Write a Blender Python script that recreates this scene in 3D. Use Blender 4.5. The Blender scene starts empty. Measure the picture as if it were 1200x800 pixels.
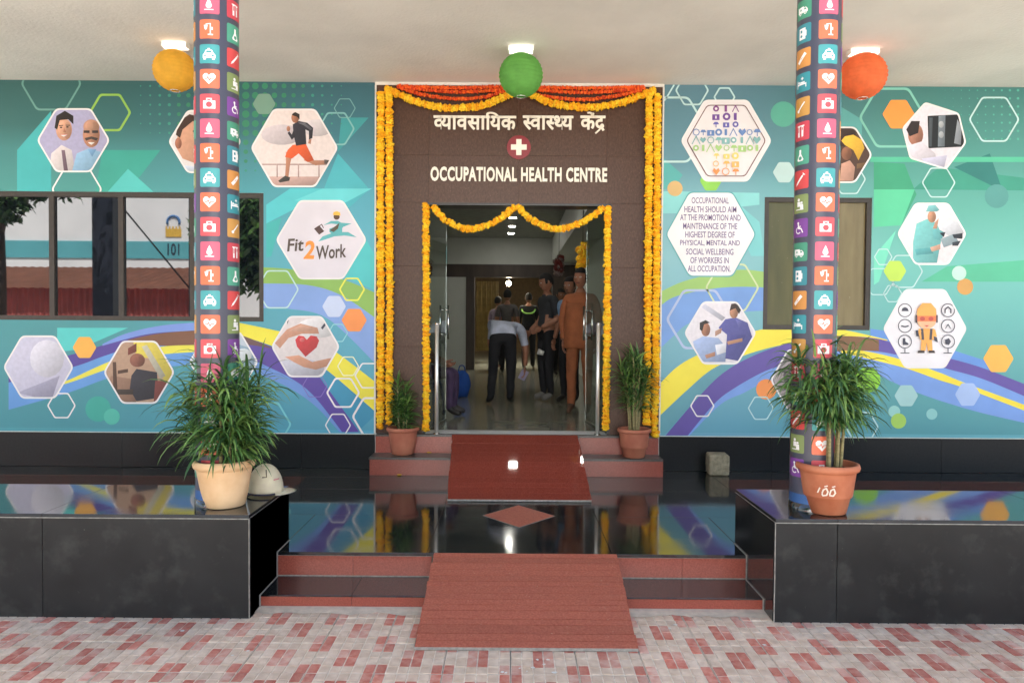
import bpy, bmesh, math, random
from mathutils import Vector, Matrix, noise
R = math.radians
SC = bpy.context.scene
COL = SC.collection
random.seed(7)

# ------------------------------------------------------------------ camera, sky, sun, exposure
F_PX, CAM_H, CAM_D = 860.0, 1.65, 7.15          # focal length in photo pixels (1200 wide), eye height, distance to facade
PITCH, ROLL = R(-1.4), R(0.42)
_fw = Vector((0, math.cos(PITCH), math.sin(PITCH)))
_rt = Vector((1, 0, 0))
_up = _rt.cross(_fw)
_r2 = _rt * math.cos(ROLL) + _up * math.sin(ROLL)
_u2 = -_rt * math.sin(ROLL) + _up * math.cos(ROLL)
CAM = Vector((0, -CAM_D, CAM_H))
cd = bpy.data.cameras.new('camera')
cam = bpy.data.objects.new('camera', cd)
COL.objects.link(cam)
cd.sensor_width = 36
cd.lens = F_PX / 1200 * 36
cd.clip_start, cd.clip_end = 0.05, 800
M = Matrix((_r2, _u2, -_fw)).transposed().to_4x4()
M.translation = CAM
cam.matrix_world = M
SC.camera = cam

SUN_EL, SUN_AZ = 60, 12        # sun high behind the building: the porch is in open shade
w = bpy.data.worlds.new('World')
SC.world = w
w.use_nodes = True
nt = w.node_tree
sky = nt.nodes.new('ShaderNodeTexSky')
sky.sky_type = 'NISHITA'
sky.sun_disc = False
sky.sun_elevation = R(SUN_EL)
sky.sun_rotation = R(SUN_AZ)
sky.air_density, sky.dust_density, sky.ozone_density = 1.0, 3.0, 1.0
bg = nt.nodes['Background']
nt.links.new(sky.outputs['Color'], bg.inputs['Color'])
bg.inputs['Strength'].default_value = 0.08
sl = bpy.data.lights.new('sun', 'SUN')
sl.energy = 5.0
sl.angle = R(0.5)
sl.color = (1.0, 0.945, 0.88)
so = bpy.data.objects.new('sun', sl)
COL.objects.link(so)
sd = Vector((math.sin(R(SUN_AZ)) * math.cos(R(SUN_EL)), math.cos(R(SUN_AZ)) * math.cos(R(SUN_EL)), math.sin(R(SUN_EL))))
so.rotation_euler = sd.to_track_quat('Z', 'Y').to_euler()
so.location = sd * 40
vs = SC.view_settings
vs.view_transform = 'Standard'
vs.look = 'None'
vs.gamma = 1
vs.use_curve_mapping = False
vs.exposure = 2.4
SC.render.engine = 'CYCLES'
SC.cycles.use_denoising = True
SC.cycles.max_bounces = 10
SC.cycles.diffuse_bounces = 5
SC.cycles.glossy_bounces = 4
SC.cycles.transmission_bounces = 8
SC.cycles.sample_clamp_indirect = 6
SC.cycles.caustics_reflective = False
SC.cycles.caustics_refractive = False

# ------------------------------------------------------------------ measuring helpers (photo pixel -> place)
def ray(px, py):
    return _fw + _r2 * ((px - 600) / F_PX) - _u2 * ((py - 400) / F_PX)
def PY(px, py, Y):
    d = ray(px, py)
    return CAM + d * ((Y + CAM_D) / d.y)
def PZ(px, py, z):
    d = ray(px, py)
    return CAM + d * ((z - CAM_H) / d.z)
def PV(px, py, dist):                    # seen in a window pane: the real spot stands across the street
    p = PY(px, py, dist - CAM_D)
    return Vector((p.x, 0.08 - p.y, p.z))

# ------------------------------------------------------------------ materials
def s2l(c):
    out = []
    for v in c[:3]:
        v /= 255
        out.append(v / 12.92 if v <= 0.04045 else ((v + 0.055) / 1.055) ** 2.4)
    return (*out, 1)
MATS = {}
def mat(name, rgb, rough=0.6, var=0.12, scale=12, bump=0.0, bscale=None, metallic=0.0, ior=1.5, coat=0.0,
        rgb2=None, detail=4, lo=0.35, hi=0.65, coords='Object', stretch=(1, 1, 1), rvar=0.0, objvar=0.0):
    if name in MATS:
        return MATS[name]
    m = bpy.data.materials.new(name)
    m.use_nodes = True
    t = m.node_tree
    L = t.links
    b = t.nodes['Principled BSDF']
    c1 = s2l(rgb)
    tc = t.nodes.new('ShaderNodeTexCoord')
    mp = t.nodes.new('ShaderNodeMapping')
    mp.inputs['Scale'].default_value = stretch
    L.new(tc.outputs[coords], mp.inputs['Vector'])
    n = t.nodes.new('ShaderNodeTexNoise')
    n.inputs['Scale'].default_value = scale
    n.inputs['Detail'].default_value = detail
    L.new(mp.outputs['Vector'], n.inputs['Vector'])
    ramp = t.nodes.new('ShaderNodeValToRGB')
    ramp.color_ramp.elements[0].position = lo
    ramp.color_ramp.elements[1].position = hi
    c2 = s2l(rgb2) if rgb2 else tuple(min(1, v * (1 + var)) for v in c1[:3]) + (1,)
    c0 = c1 if rgb2 else tuple(v * (1 - var) for v in c1[:3]) + (1,)
    ramp.color_ramp.elements[0].color = c0
    ramp.color_ramp.elements[1].color = c2
    L.new(n.outputs['Fac'], ramp.inputs['Fac'])
    csock = ramp.outputs['Color']
    if objvar:
        oi = t.nodes.new('ShaderNodeObjectInfo')
        mr = t.nodes.new('ShaderNodeMapRange')
        mr.inputs['To Min'].default_value = 1 - objvar
        mr.inputs['To Max'].default_value = 1 + objvar
        L.new(oi.outputs['Random'], mr.inputs['Value'])
        hs = t.nodes.new('ShaderNodeHueSaturation')
        L.new(mr.outputs['Result'], hs.inputs['Value'])
        L.new(csock, hs.inputs['Color'])
        csock = hs.outputs['Color']
    L.new(csock, b.inputs['Base Color'])
    b.inputs['Roughness'].default_value = rough
    if rvar:
        mr = t.nodes.new('ShaderNodeMapRange')
        mr.inputs['From Min'].default_value = 0.3
        mr.inputs['From Max'].default_value = 0.7
        mr.inputs['To Min'].default_value = max(0, rough - rvar)
        mr.inputs['To Max'].default_value = rough + rvar
        L.new(n.outputs['Fac'], mr.inputs['Value'])
        L.new(mr.outputs['Result'], b.inputs['Roughness'])
    b.inputs['Metallic'].default_value = metallic
    b.inputs['IOR'].default_value = ior
    b.inputs['Coat Weight'].default_value = coat
    if bump:
        n2 = t.nodes.new('ShaderNodeTexNoise')
        n2.inputs['Scale'].default_value = bscale or scale * 4
        n2.inputs['Detail'].default_value = 3
        L.new(mp.outputs['Vector'], n2.inputs['Vector'])
        bp = t.nodes.new('ShaderNodeBump')
        bp.inputs['Strength'].default_value = bump
        bp.inputs['Distance'].default_value = 0.01
        L.new(n2.outputs['Fac'], bp.inputs['Height'])
        L.new(bp.outputs['Normal'], b.inputs['Normal'])
    MATS[name] = m
    return m
def emit(name, rgb, strength):
    m = bpy.data.materials.new(name)
    m.use_nodes = True
    b = m.node_tree.nodes['Principled BSDF']
    b.inputs['Base Color'].default_value = (0.8, 0.8, 0.8, 1)
    b.inputs['Emission Color'].default_value = s2l(rgb)
    b.inputs['Emission Strength'].default_value = strength
    return m
def prn(rgb):                            # printed vinyl of one ink colour
    return mat('print_%d_%d_%d' % tuple(rgb), rgb, rough=0.42, var=0.05, scale=3, ior=1.45)

def prn_photo(rgb):                      # printed photograph: mottled ink
    nm = 'photo_%d_%d_%d' % tuple(rgb)
    new = nm not in MATS
    m = mat(nm, rgb, rough=0.42, var=0.05, scale=30, detail=6, ior=1.45)
    if new:
        t = m.node_tree
        bs = t.nodes['Principled BSDF']
        src = bs.inputs['Base Color'].links[0].from_socket
        at = t.nodes.new('ShaderNodeAttribute')
        at.attribute_name = 'tone'
        mx = t.nodes.new('ShaderNodeMixRGB')
        mx.blend_type = 'MULTIPLY'
        mx.inputs['Fac'].default_value = 1
        t.links.new(src, mx.inputs['Color1'])
        t.links.new(at.outputs['Color'], mx.inputs['Color2'])
        t.links.new(mx.outputs['Color'], bs.inputs['Base Color'])
    return m

# ------------------------------------------------------------------ mesh helpers
def link(o, parent=None):
    COL.objects.link(o)
    if parent is not None:
        o.parent = parent
    return o
def tag(o, label=None, cat=None, group=None, kind=None):
    if label: o['label'] = label
    if cat: o['category'] = cat
    if group: o['group'] = group
    if kind: o['kind'] = kind
    return o
def empty(name, loc=(0, 0, 0), label=None, cat=None, group=None, rz=0):
    o = bpy.data.objects.new(name, None)
    o.location = loc
    o.rotation_euler[2] = rz
    o.empty_display_size = 0.1
    link(o)
    return tag(o, label, cat, group)
def obj(name, me, mats, parent=None, smooth=False):
    """mesh datablock or bmesh -> linked object. World coordinates are kept relative to an unrotated parent."""
    if isinstance(me, bmesh.types.BMesh):
        bm = me
        me = bpy.data.meshes.new(name)
        bm.to_mesh(me)
        bm.free()
    if not isinstance(mats, (list, tuple)):
        mats = [mats]
    if len(me.materials) == 0:
        for m_ in mats:
            me.materials.append(m_)
    if smooth:
        for p in me.polygons:
            p.use_smooth = True
    o = bpy.data.objects.new(name, me)
    return link(o, parent)
def off(bm, v):
    bmesh.ops.translate(bm, verts=bm.verts, vec=-Vector(v))
    return bm
def box(bm, x0, x1, y0, y1, z0, z1, mi=0, bev=0):
    g = bmesh.ops.create_cube(bm, size=1)
    vs_ = g['verts']
    for v in vs_:
        v.co = Vector(((x0 + x1) / 2 + v.co.x * (x1 - x0), (y0 + y1) / 2 + v.co.y * (y1 - y0), (z0 + z1) / 2 + v.co.z * (z1 - z0)))
    fs = {f for v in vs_ for f in v.link_faces}
    for f in fs:
        f.material_index = mi
    if bev:
        es = list({e for v in vs_ for e in v.link_edges})
        r = bmesh.ops.bevel(bm, geom=es, offset=bev, segments=1, affect='EDGES')
        for f in r['faces']:
            f.material_index = mi
    return vs_
def boxo(name, b, m, parent=None, bev=0.0, org=None):
    bm = bmesh.new()
    box(bm, *b, bev=bev)
    if org is not None:
        off(bm, org)
    return obj(name, bm, m, parent)
def tube(bm, pts, rads, n=8, mi=0, cap=True):
    pts = [Vector(p) for p in pts]
    if not isinstance(rads, (list, tuple)):
        rads = [rads] * len(pts)
    rings = []
    nrm = None
    for i, p in enumerate(pts):
        d = (pts[min(i + 1, len(pts) - 1)] - pts[max(i - 1, 0)]).normalized()
        if nrm is None:
            nrm = d.orthogonal().normalized()
        else:
            nrm = (nrm - d * nrm.dot(d)).normalized()
        bn = d.cross(nrm)
        rings.append([bm.verts.new(p + (nrm * math.cos(2 * math.pi * k / n) + bn * math.sin(2 * math.pi * k / n)) * rads[i]) for k in range(n)])
    for a, b in zip(rings, rings[1:]):
        for k in range(n):
            f = bm.faces.new((a[k], a[(k + 1) % n], b[(k + 1) % n], b[k]))
            f.material_index = mi
            f.smooth = True
    if cap:
        for r_ in (rings[0][::-1], rings[-1]):
            f = bm.faces.new(r_)
            f.material_index = mi
    return rings
def lathe(bm, prof, n=32, c=(0, 0, 0), mi=0, smooth=True):
    c = Vector(c)
    rings = [[bm.verts.new(c + Vector((r * math.cos(2 * math.pi * k / n), r * math.sin(2 * math.pi * k / n), z))) for k in range(n)] for r, z in prof]
    for a, b in zip(rings, rings[1:]):
        for k in range(n):
            f = bm.faces.new((a[k], a[(k + 1) % n], b[(k + 1) % n], b[k]))
            f.smooth = smooth
            f.material_index = mi
    return rings
def ellipsoid(bm, c, r, seg=16, rings=10, mi=0):
    g = bmesh.ops.create_uvsphere(bm, u_segments=seg, v_segments=rings, radius=1)
    c = Vector(c)
    for v in g['verts']:
        v.co = Vector((v.co.x * r[0], v.co.y * r[1], v.co.z * r[2])) + c
        for f in v.link_faces:
            f.material_index = mi
            f.smooth = True
    return g['verts']
def cr(pts, n=8):                        # Catmull-Rom through points
    out = []
    P = [pts[0]] + list(pts) + [pts[-1]]
    for i in range(1, len(P) - 2):
        for k in range(n):
            t = k / n
            out.append(tuple(0.5 * ((2 * b) + (-a + c) * t + (2 * a - 5 * b + 4 * c - d) * t * t + (-a + 3 * b - 3 * c + d) * t ** 3)
                             for a, b, c, d in zip(P[i - 1], P[i], P[i + 1], P[i + 2])))
    out.append(tuple(pts[-1]))
    return out

# ------------------------------------------------------------------ key measures of the place
PL_F, PL_B, PL_T = -3.104, -2.379, 0.579         # planter benches
Z1, Z2, Z3, ZS = 0.071, 0.224, 0.393, 0.574      # step, platform, door step, sill
Y_R1, Y_R2, Y_D1, Y_D2 = -2.936, -2.616, -0.32, -0.085
CEIL = PY(600, 98, 0).z
PORT_Y = -0.03                                   # face of the brown granite portal

granite = mat('black_granite', (30, 31, 32), rough=0.07, rgb2=(38, 40, 41), scale=160, ior=2.0, detail=2, rvar=0.02)
def smear(m, lo, hi, scale=2.2):
    t = m.node_tree
    bs = t.nodes['Principled BSDF']
    tc = t.nodes.new('ShaderNodeTexCoord')
    n = t.nodes.new('ShaderNodeTexNoise')
    n.inputs['Scale'].default_value = scale
    n.inputs['Detail'].default_value = 9
    n.inputs['Roughness'].default_value = .65
    t.links.new(tc.outputs['Object'], n.inputs['Vector'])
    mr = t.nodes.new('ShaderNodeMapRange')
    mr.inputs['From Min'].default_value = .38
    mr.inputs['From Max'].default_value = .72
    mr.inputs['To Min'].default_value = lo
    mr.inputs['To Max'].default_value = hi
    t.links.new(n.outputs['Fac'], mr.inputs['Value'])
    for l in list(bs.inputs['Roughness'].links): t.links.remove(l)
    t.links.new(mr.outputs['Result'], bs.inputs['Roughness'])
smear(granite, .045, .14)
granite_skirt = mat('black_granite_skirting', (22, 23, 25), rough=0.3, rgb2=(30, 31, 33), scale=60, ior=1.35, detail=4, objvar=0.1)
granite_face = mat('black_granite_dusty', (29, 30, 31), rough=0.34, rgb2=(44, 45, 45), scale=4, detail=14, ior=1.36, lo=.2, hi=.85, bump=0.02, bscale=90, rvar=0.03, objvar=0.16)
red_granite = mat('red_granite', (134, 60, 48), rough=0.28, rgb2=(164, 86, 70), scale=110, detail=3, lo=0.3, hi=0.7, ior=1.6, objvar=0.10)
red_ramp = mat('red_granite_flamed', (146, 68, 52), rough=0.5, rgb2=(176, 100, 80), scale=90, detail=3, lo=0.3, hi=0.7, bump=0.12, bscale=160, objvar=0.09)
red_ramp_p = mat('red_granite_polished', (126, 54, 43), rough=0.035, rgb2=(150, 74, 60), scale=110, detail=3, ior=1.5, objvar=0.07)
grout = mat('cement_grout', (150, 146, 138), rough=0.9, var=0.2, scale=40, bump=0.2)
brown_granite = mat('brown_granite', (70, 47, 36), rough=0.36, rgb2=(88, 63, 50), scale=70, detail=6, ior=1.35, objvar=0.03, stretch=(1, 1, 0.5))
plaster = mat('ceiling_plaster', (228, 224, 217), rough=0.9, var=0.07, scale=1.3, detail=10, bump=0.45, bscale=38)
white_wall = mat('white_paint', (212, 212, 208), rough=0.6, var=0.04, scale=4)
trim_white = mat('white_trim', (228, 224, 216), rough=0.5, var=0.05, scale=20)
chrome = mat('polished_steel', (225, 225, 222), rough=0.12, var=0.03, metallic=1.0)
brown_metal = mat('brown_aluminium', (54, 46, 39), rough=0.4, var=0.12, scale=20)
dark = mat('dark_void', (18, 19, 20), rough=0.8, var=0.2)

def specks(m, rgb, lo=.70, hi=.74, scale=38):
    t = m.node_tree
    bs = t.nodes['Principled BSDF']
    src = bs.inputs['Base Color'].links[0].from_socket
    tc = t.nodes.new('ShaderNodeTexCoord')
    n = t.nodes.new('ShaderNodeTexNoise')
    n.inputs['Scale'].default_value = scale
    n.inputs['Detail'].default_value = 5
    n.inputs['Roughness'].default_value = .6
    t.links.new(tc.outputs['Object'], n.inputs['Vector'])
    rp = t.nodes.new('ShaderNodeValToRGB')
    rp.color_ramp.elements[0].position = lo
    rp.color_ramp.elements[1].position = hi
    t.links.new(n.outputs['Fac'], rp.inputs['Fac'])
    mx = t.nodes.new('ShaderNodeMixRGB')
    mx.inputs['Color2'].default_value = s2l(rgb)
    t.links.new(rp.outputs['Color'], mx.inputs['Fac'])
    t.links.new(src, mx.inputs['Color1'])
    t.links.new(mx.outputs['Color'], bs.inputs['Base Color'])
specks(granite_face, (62, 63, 61), .52, .80, 7)
specks(granite_face, (96, 95, 90), .70, .75, 30)
specks(red_ramp, (196, 160, 140), .66, .74, 60)
specks(brown_granite, (112, 88, 72), .62, .7, 90)
# ------------------------------------------------------------------ ground: forecourt of chequered tiles
TILE, TX0, TY0 = 0.323, 0.167, -3.57
concrete = mat('concrete_ground', (168, 162, 152), rough=0.9, var=0.15, scale=1.5, detail=8, bump=0.2, bscale=40)
bm = bmesh.new()
box(bm, -120, 120, -140, 60, -0.4, -0.022)
ground = tag(obj('ground', bm, concrete), kind='structure')
tile_grey = mat('tile_grey', (202, 176, 152), rough=0.85, rgb2=(226, 204, 182), scale=14, detail=6, bump=0.25, bscale=120, objvar=0.07)
tile_red = mat('tile_red', (188, 106, 88), rough=0.8, rgb2=(212, 156, 138), scale=22, detail=8, lo=0.4, hi=0.75, bump=0.25, bscale=120, objvar=0.16)
tile_pink = mat('tile_faded_red', (200, 138, 120), rough=0.85, rgb2=(216, 182, 164), scale=22, detail=8, lo=0.35, hi=0.7, bump=0.25, bscale=120, objvar=0.12)
tile_joint = mat('tile_joint', (226, 212, 194), rough=0.95, var=0.15, scale=30)
def tile_mesh(seed):
    rnd = random.Random(seed)
    bm = bmesh.new()
    h = TILE / 2 - 0.002
    box(bm, -h, h, -h, h, -0.022, -0.0035, mi=2)
    c = 2 * h / 6
    def cell(i0, i1, v0, v1, mi):
        if mi == 1 and rnd.random() < .3: mi = 3
        g = 0.0026
        x0, x1, y0, y1 = -h + i0 * c + g, -h + i1 * c - g, -h + v0 * 2 * h + g, -h + v1 * 2 * h - g
        z = rnd.uniform(-0.0008, 0.0006)
        b = [bm.verts.new(p) for p in ((x0, y0, -0.0045), (x1, y0, -0.0045), (x1, y1, -0.0045), (x0, y1, -0.0045))]
        e = 0.0015
        t = [bm.verts.new(p) for p in ((x0 + e, y0 + e, z), (x1 - e, y0 + e, z), (x1 - e, y1 - e, z), (x0 + e, y1 - e, z))]
        for f in [t] + [(b[k], b[(k + 1) % 4], t[(k + 1) % 4], t[k]) for k in range(4)]:
            bm.faces.new(f).material_index = mi
    for i in (0, 5):
        cell(i, i + 1, 0, .28, 1)
        cell(i, i + 1, .28, .5, 0)
        cell(i, i + 1, .5, .72, 0)
        cell(i, i + 1, .72, 1, 1)
    for i in (1, 4):
        for v0, v1 in ((0, .22), (.22, .5), (.5, .78), (.78, 1)):
            cell(i, i + 1, v0, v1, 0)
    for i in (2, 3):
        cell(i, i + 1, 0, .22, 0)
        cell(i, i + 1, .22, .5, 1)
        cell(i, i + 1, .5, .78, 1)
        cell(i, i + 1, .78, 1, 0)
    me = bpy.data.meshes.new('chequered_tile')
    bm.to_mesh(me)
    bm.free()
    for m_ in (tile_grey, tile_red, tile_joint, tile_pink):
        me.materials.append(m_)
    return me
tms = [tile_mesh(k) for k in range(9)]
tag(ground, 'forecourt of grey chequered tiles stamped with red squares')
for j in range(-4, 3):
    for i in range(-12, 13):
        y = TY0 + j * TILE
        x = TX0 + i * TILE
        if y + TILE / 2 > Y_R1 and abs(x) < 1.7 and y - TILE / 2 > Y_R1:
            continue
        if y - TILE / 2 > PL_F:
            if abs(x) > 1.75:
                continue
        o = bpy.data.objects.new('chequered_tile', random.choice(tms))
        o.location = (x + random.uniform(-.0015, .0015), y + random.uniform(-.0015, .0015), random.uniform(-.0015, .0012))
        o.rotation_euler = (random.uniform(-.004, .004), random.uniform(-.004, .004), random.randrange(2) * math.pi)
        link(o, ground)
# cement smear where tiles meet the step and the ramp foot
bm = bmesh.new()
for (xa, xb, ya, yb) in ((-1.47, -0.49, -3.0, Y_R1), (0.63, 1.47, -3.0, Y_R1)):
    n = 26
    pr = None
    for k in range(n + 1):
        x = xa + (xb - xa) * k / n
        d = 0.03 + 0.035 * noise.noise((x * 6, 3.1, 0)) + 0.02 * random.random()
        q = (bm.verts.new((x, yb + 0.01, 0.007)), bm.verts.new((x, yb - 0.03 - d * .4, 0.004)), bm.verts.new((x, yb - 0.055 - d, 0.0012)))
        if pr:
            bm.faces.new((pr[0], pr[1], q[1], q[0]))
            bm.faces.new((pr[1], pr[2], q[2], q[1]))
        pr = q
obj('cement_smear', bm, mat('cement_smear', (206, 192, 172), rough=0.95, var=0.12, scale=20, bump=0.3), ground)

rs = random.Random(12)
for k in range(15):
    px_, py_ = (rs.uniform(575, 680), rs.uniform(768, 790)) if k < 9 else (rs.uniform(740, 900), rs.uniform(725, 780)) if k < 12 else (rs.uniform(80, 300), rs.uniform(735, 775))
    q_ = PZ(px_, py_, 0)
    bm = bmesh.new()
    r0 = rs.uniform(.005, .014)
    bm.faces.new([bm.verts.new((q_.x + r0 * rs.uniform(.6, 1.4) * math.cos(a * .7), q_.y + r0 * rs.uniform(.6, 1.4) * math.sin(a * .7), .0028)) for a in range(9)])
    obj('paint_spot', bm, trim_white, ground)
# ------------------------------------------------------------------ entrance platform and steps
floor_red = mat('red_granite_floor', (74, 40, 33), rough=0.08, rgb2=(92, 54, 45), scale=110, ior=1.8)
plat = tag(empty('entrance_platform'), 'raised platform of polished black granite slabs with red granite risers', kind='structure')
PLX = 6.0
bm = bmesh.new()
box(bm, -PLX, PLX, Y_R2 + 0.02, -0.001, 0.0, Z2 - 0.012)
box(bm, -1.45, 1.468, Y_R1 + 0.02, Y_R2 + 0.03, 0.0, Z1 - 0.012)
obj('core', bm, grout, plat)
# polished floor slabs: front course with diamond, middle course, rear course
def slab(x0, x1, y0, y1, z, m=granite, th=0.02, par=plat, name='slab', bev=0.0012):
    g = 0.0012
    return boxo(name, (x0 + g, x1 - g, y0 + g, y1 - g, z - th, z + random.uniform(-.0003, .0003)), m, par, bev=bev)
y_line = PZ(400, 603, Z2).y
xs_front = [-1.45 - 0, -0.52, 0.63, 1.468]
for a, b in zip(xs_front, xs_front[1:]):
    slab(a, b, Y_R2 - 0.012, y_line, Z2)
for a, b in ((-PLX, -3.2), (-3.2, -1.45), (1.468, 3.2), (3.2, PLX)):
    slab(a, b, PL_B + 0.004, y_line, Z2)
xs_mid = [-PLX, -3.3, -1.88, -0.52, 0.63, 1.9, 3.3, PLX]
y_mid = PZ(300, 572, Z2).y
y_mid2 = PZ(300, 558, Z2).y
for a, b in zip(xs_mid, xs_mid[1:]):
    slab(a, b, y_line, y_mid, Z2)
    red = b <= -1.8 or a >= 1.8
    slab(a, b, y_mid, y_mid2, Z2, floor_red if red else granite)
    slab(a, b, y_mid2, -0.004, Z2)
# diamond inlay
cx, cy = PZ(608, 604, Z2).x, PZ(608, 604, Z2).y
dx = PZ(649, 605, Z2).x - cx
dy1, dy0 = PZ(608, 592, Z2).y, PZ(608, 617.5, Z2).y
for nm, e, z, m_ in (('inlay_joint', 0.012, 0.0012, grout), ('diamond_inlay', 0.0, 0.0032, red_ramp)):
    bm = bmesh.new()
    cyy = (dy0 + dy1) / 2
    hy = (dy1 - dy0) / 2 + e * .6
    f = bm.faces.new([bm.verts.new(p) for p in ((cx - dx - e, cyy, Z2 + z), (cx, cyy - hy, Z2 + z), (cx + dx + e, cyy, Z2 + z), (cx, cyy + hy, Z2 + z))])
    r_ = bmesh.ops.extrude_face_region(bm, geom=[f])
    for v in r_['geom']:
        if isinstance(v, bmesh.types.BMVert):
            v.co.z -= 0.006
    obj(nm, bm, m_, plat)
# risers and treads
for a, b in ((-1.45, -0.98), (-0.98, -0.49), (0.63, 1.07), (1.07, 1.468)):
    boxo('riser', (a + .001, b - .001, Y_R2, Y_R2 + 0.02, Z1 + 0.004, Z2 - 0.0225), red_granite, plat)
for a, b in ((-1.45, -0.92), (-0.92, -0.46), (0.6, 1.468)):
    boxo('riser', (a + .001, b - .001, Y_R1, Y_R1 + 0.02, 0.0, Z1 - 0.0095), red_granite, plat)
    slab(a, b, Y_R1 - 0.006, Y_R2 - 0.002, Z1, granite, name='tread', th=.009)
for sx, xe in ((1, -1.45), (-1, 1.468)):
    boxo('joint', (min(xe, xe + sx * .007), max(xe, xe + sx * .007), Y_R2 - 0.016, Y_R2 - 0.0122, Z1, Z2 + .002), grout, plat)
    boxo('joint', (min(xe, xe + sx * .008), max(xe, xe + sx * .008), Y_R1 - 0.010, Y_R1 - 0.0062, 0, Z1 + .002), grout, plat)
    boxo('joint', (min(xe, xe + sx * .008), max(xe, xe + sx * .008), Y_R1 - 0.014, Y_R2 - .017, Z1 - .004, Z1 + .0022), grout, plat)
    boxo('joint', (min(xe, xe + sx * .008), max(xe, xe + sx * .008), Y_R2 - 0.012, PL_B, Z2 - .004, Z2 + .0022), grout, plat)
boxo('joint', (-1.45, -0.5, Y_R2 - 0.003, Y_R2 + .01, Z1 - .003, Z1 + .006), grout, plat)
boxo('joint', (0.65, 1.468, Y_R2 - 0.003, Y_R2 + .01, Z1 - .003, Z1 + .006), grout, plat)
for a, b in ((-1.45, -0.49), (0.63, 1.468)):
    boxo('joint', (a, b, Y_R2 - 0.0105, Y_R2 + .004, Z2 - .0222, Z2 - .0205), grout, plat)

# ramps of red granite strips
def ramp(name, label, tl, tr, bl, br, nstrip, m, gap=0.004):
    t = empty(name, ((bl.x + br.x) / 2, bl.y, bl.z), label, 'ramp')
    o0 = Vector(t.location)
    bm = bmesh.new()
    dn = Vector((0, 0, -0.016))
    q = [bl + dn, br + dn, tr + dn, tl + dn]
    low = [Vector((p.x, p.y, bl.z - 0.001)) for p in q]
    low[2].z = low[3].z = bl.z - 0.001
    vt = [bm.verts.new(p - o0) for p in q]
    vb = [bm.verts.new(p - o0) for p in low]
    bm.faces.new(vt)
    bm.faces.new(vb[::-1])
    for k in range(4):
        bm.faces.new((vb[k], vb[(k + 1) % 4], vt[(k + 1) % 4], vt[k]))
    obj('bed', bm, grout, t)
    us = sorted(random.uniform(-.16, .16) + k for k in range(1, nstrip))
    us = [0] + [u / nstrip for u in us] + [1]
    for a, b in zip(us, us[1:]):
        g = gap / max(0.01, (tl - bl).length)
        if random.random() < .4:
            g *= 0.25
        A, B = a + g, b - g
        jl, jr = random.uniform(-.004, .004), random.uniform(-.004, .004)
        z = random.uniform(-.0004, .0006)
        p = [bl.lerp(tl, A) + Vector((jl, 0, z)), br.lerp(tr, A) + Vector((jr, 0, z)), br.lerp(tr, B) + Vector((jr, 0, z)), bl.lerp(tl, B) + Vector((jl, 0, z))]
        bm = bmesh.new()
        v1 = [bm.verts.new(x - o0) for x in p]
        v0 = [bm.verts.new(x - o0 + Vector((0, 0, -0.0155))) for x in p]
        bm.faces.new(v1)
        for k in range(4):
            bm.faces.new((v0[k], v0[(k + 1) % 4], v1[(k + 1) % 4], v1[k]))
        bmesh.ops.recalc_face_normals(bm, faces=bm.faces)
        obj('strip', bm, m, t)
    return t
yb = (PZ(485, 762, 0).y + PZ(748, 763, 0).y) / 2
xl, xr = PZ(485, 762, 0.0).x, PZ(748, 763, 0.0).x
xtl, xtr = PY(509, 645, Y_R2).x, PY(722, 646, Y_R2).x
ramp('entrance_ramp', 'lower ramp of grooved red granite strips from tiles up to black platform',
     Vector((xtl, Y_R2 - .013, Z2 + .004)), Vector((xtr, Y_R2 - .013, Z2 + .004)), Vector((xl, yb, .018)), Vector((xr, yb, .018)), 15, red_ramp)
yb2 = (PZ(524, 588, Z2).y + PZ(693, 588, Z2).y) / 2
ramp('entrance_ramp', 'upper polished red granite ramp from black platform to doorway',
     Vector((PY(530, 510, Y_D2).x, Y_D2 - .004, ZS + .003)), Vector((PY(677, 510, Y_D2).x, Y_D2 - .004, ZS + .003)),
     Vector((PZ(524, 588, Z2).x, yb2, Z2 + .02)), Vector((PZ(693, 588, Z2).x, yb2, Z2 + .02)), 13, red_ramp_p, gap=.0012)

# door steps each side of the upper ramp (one stepped block)
st = tag(empty('door_steps', (0.045, -0.2, Z2)), 'two red granite steps with dark treads below the doorway', 'steps')
so_ = st.location
DX0, DX1 = -1.323, 1.42
bm = bmesh.new()
box(bm, DX0 + .02, DX1 - .02, Y_D1 + .02, -.002, Z2 + .001, Z3 - .02)
box(bm, DX0 + .03, DX1 - .03, Y_D2 + .02, -.002, Z3 - .02, ZS - .02)
obj('core', off(bm, so_), grout, st)
rxl, rxr = PY(528, 530, Y_D1).x, PY(680, 530, Y_D1).x
stepgrey = mat('grey_granite_tread', (62, 60, 57), rough=0.3, rgb2=(84, 80, 75), scale=60, ior=1.6)
for a, b in ((DX0, rxl), (rxr, DX1)):
    boxo('riser', (a, b, Y_D1, Y_D1 + .019, Z2 + .001, Z3 - .021), red_granite, st, org=so_)
    boxo('tread', (a - .006, b, Y_D1 - .01, Y_D2 - .002, Z3 - .0205, Z3), stepgrey, st, bev=.0015, org=so_)
    boxo('riser', (a + .012, b, Y_D2, Y_D2 + .019, Z3 + .001, ZS - .021), red_granite, st, org=so_)
boxo('sill', (DX0 + .012, DX1 - .012, Y_D2 - .008, PORT_Y - 0.002, ZS - .0205, ZS), stepgrey, st, bev=.0015, org=so_)

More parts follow.
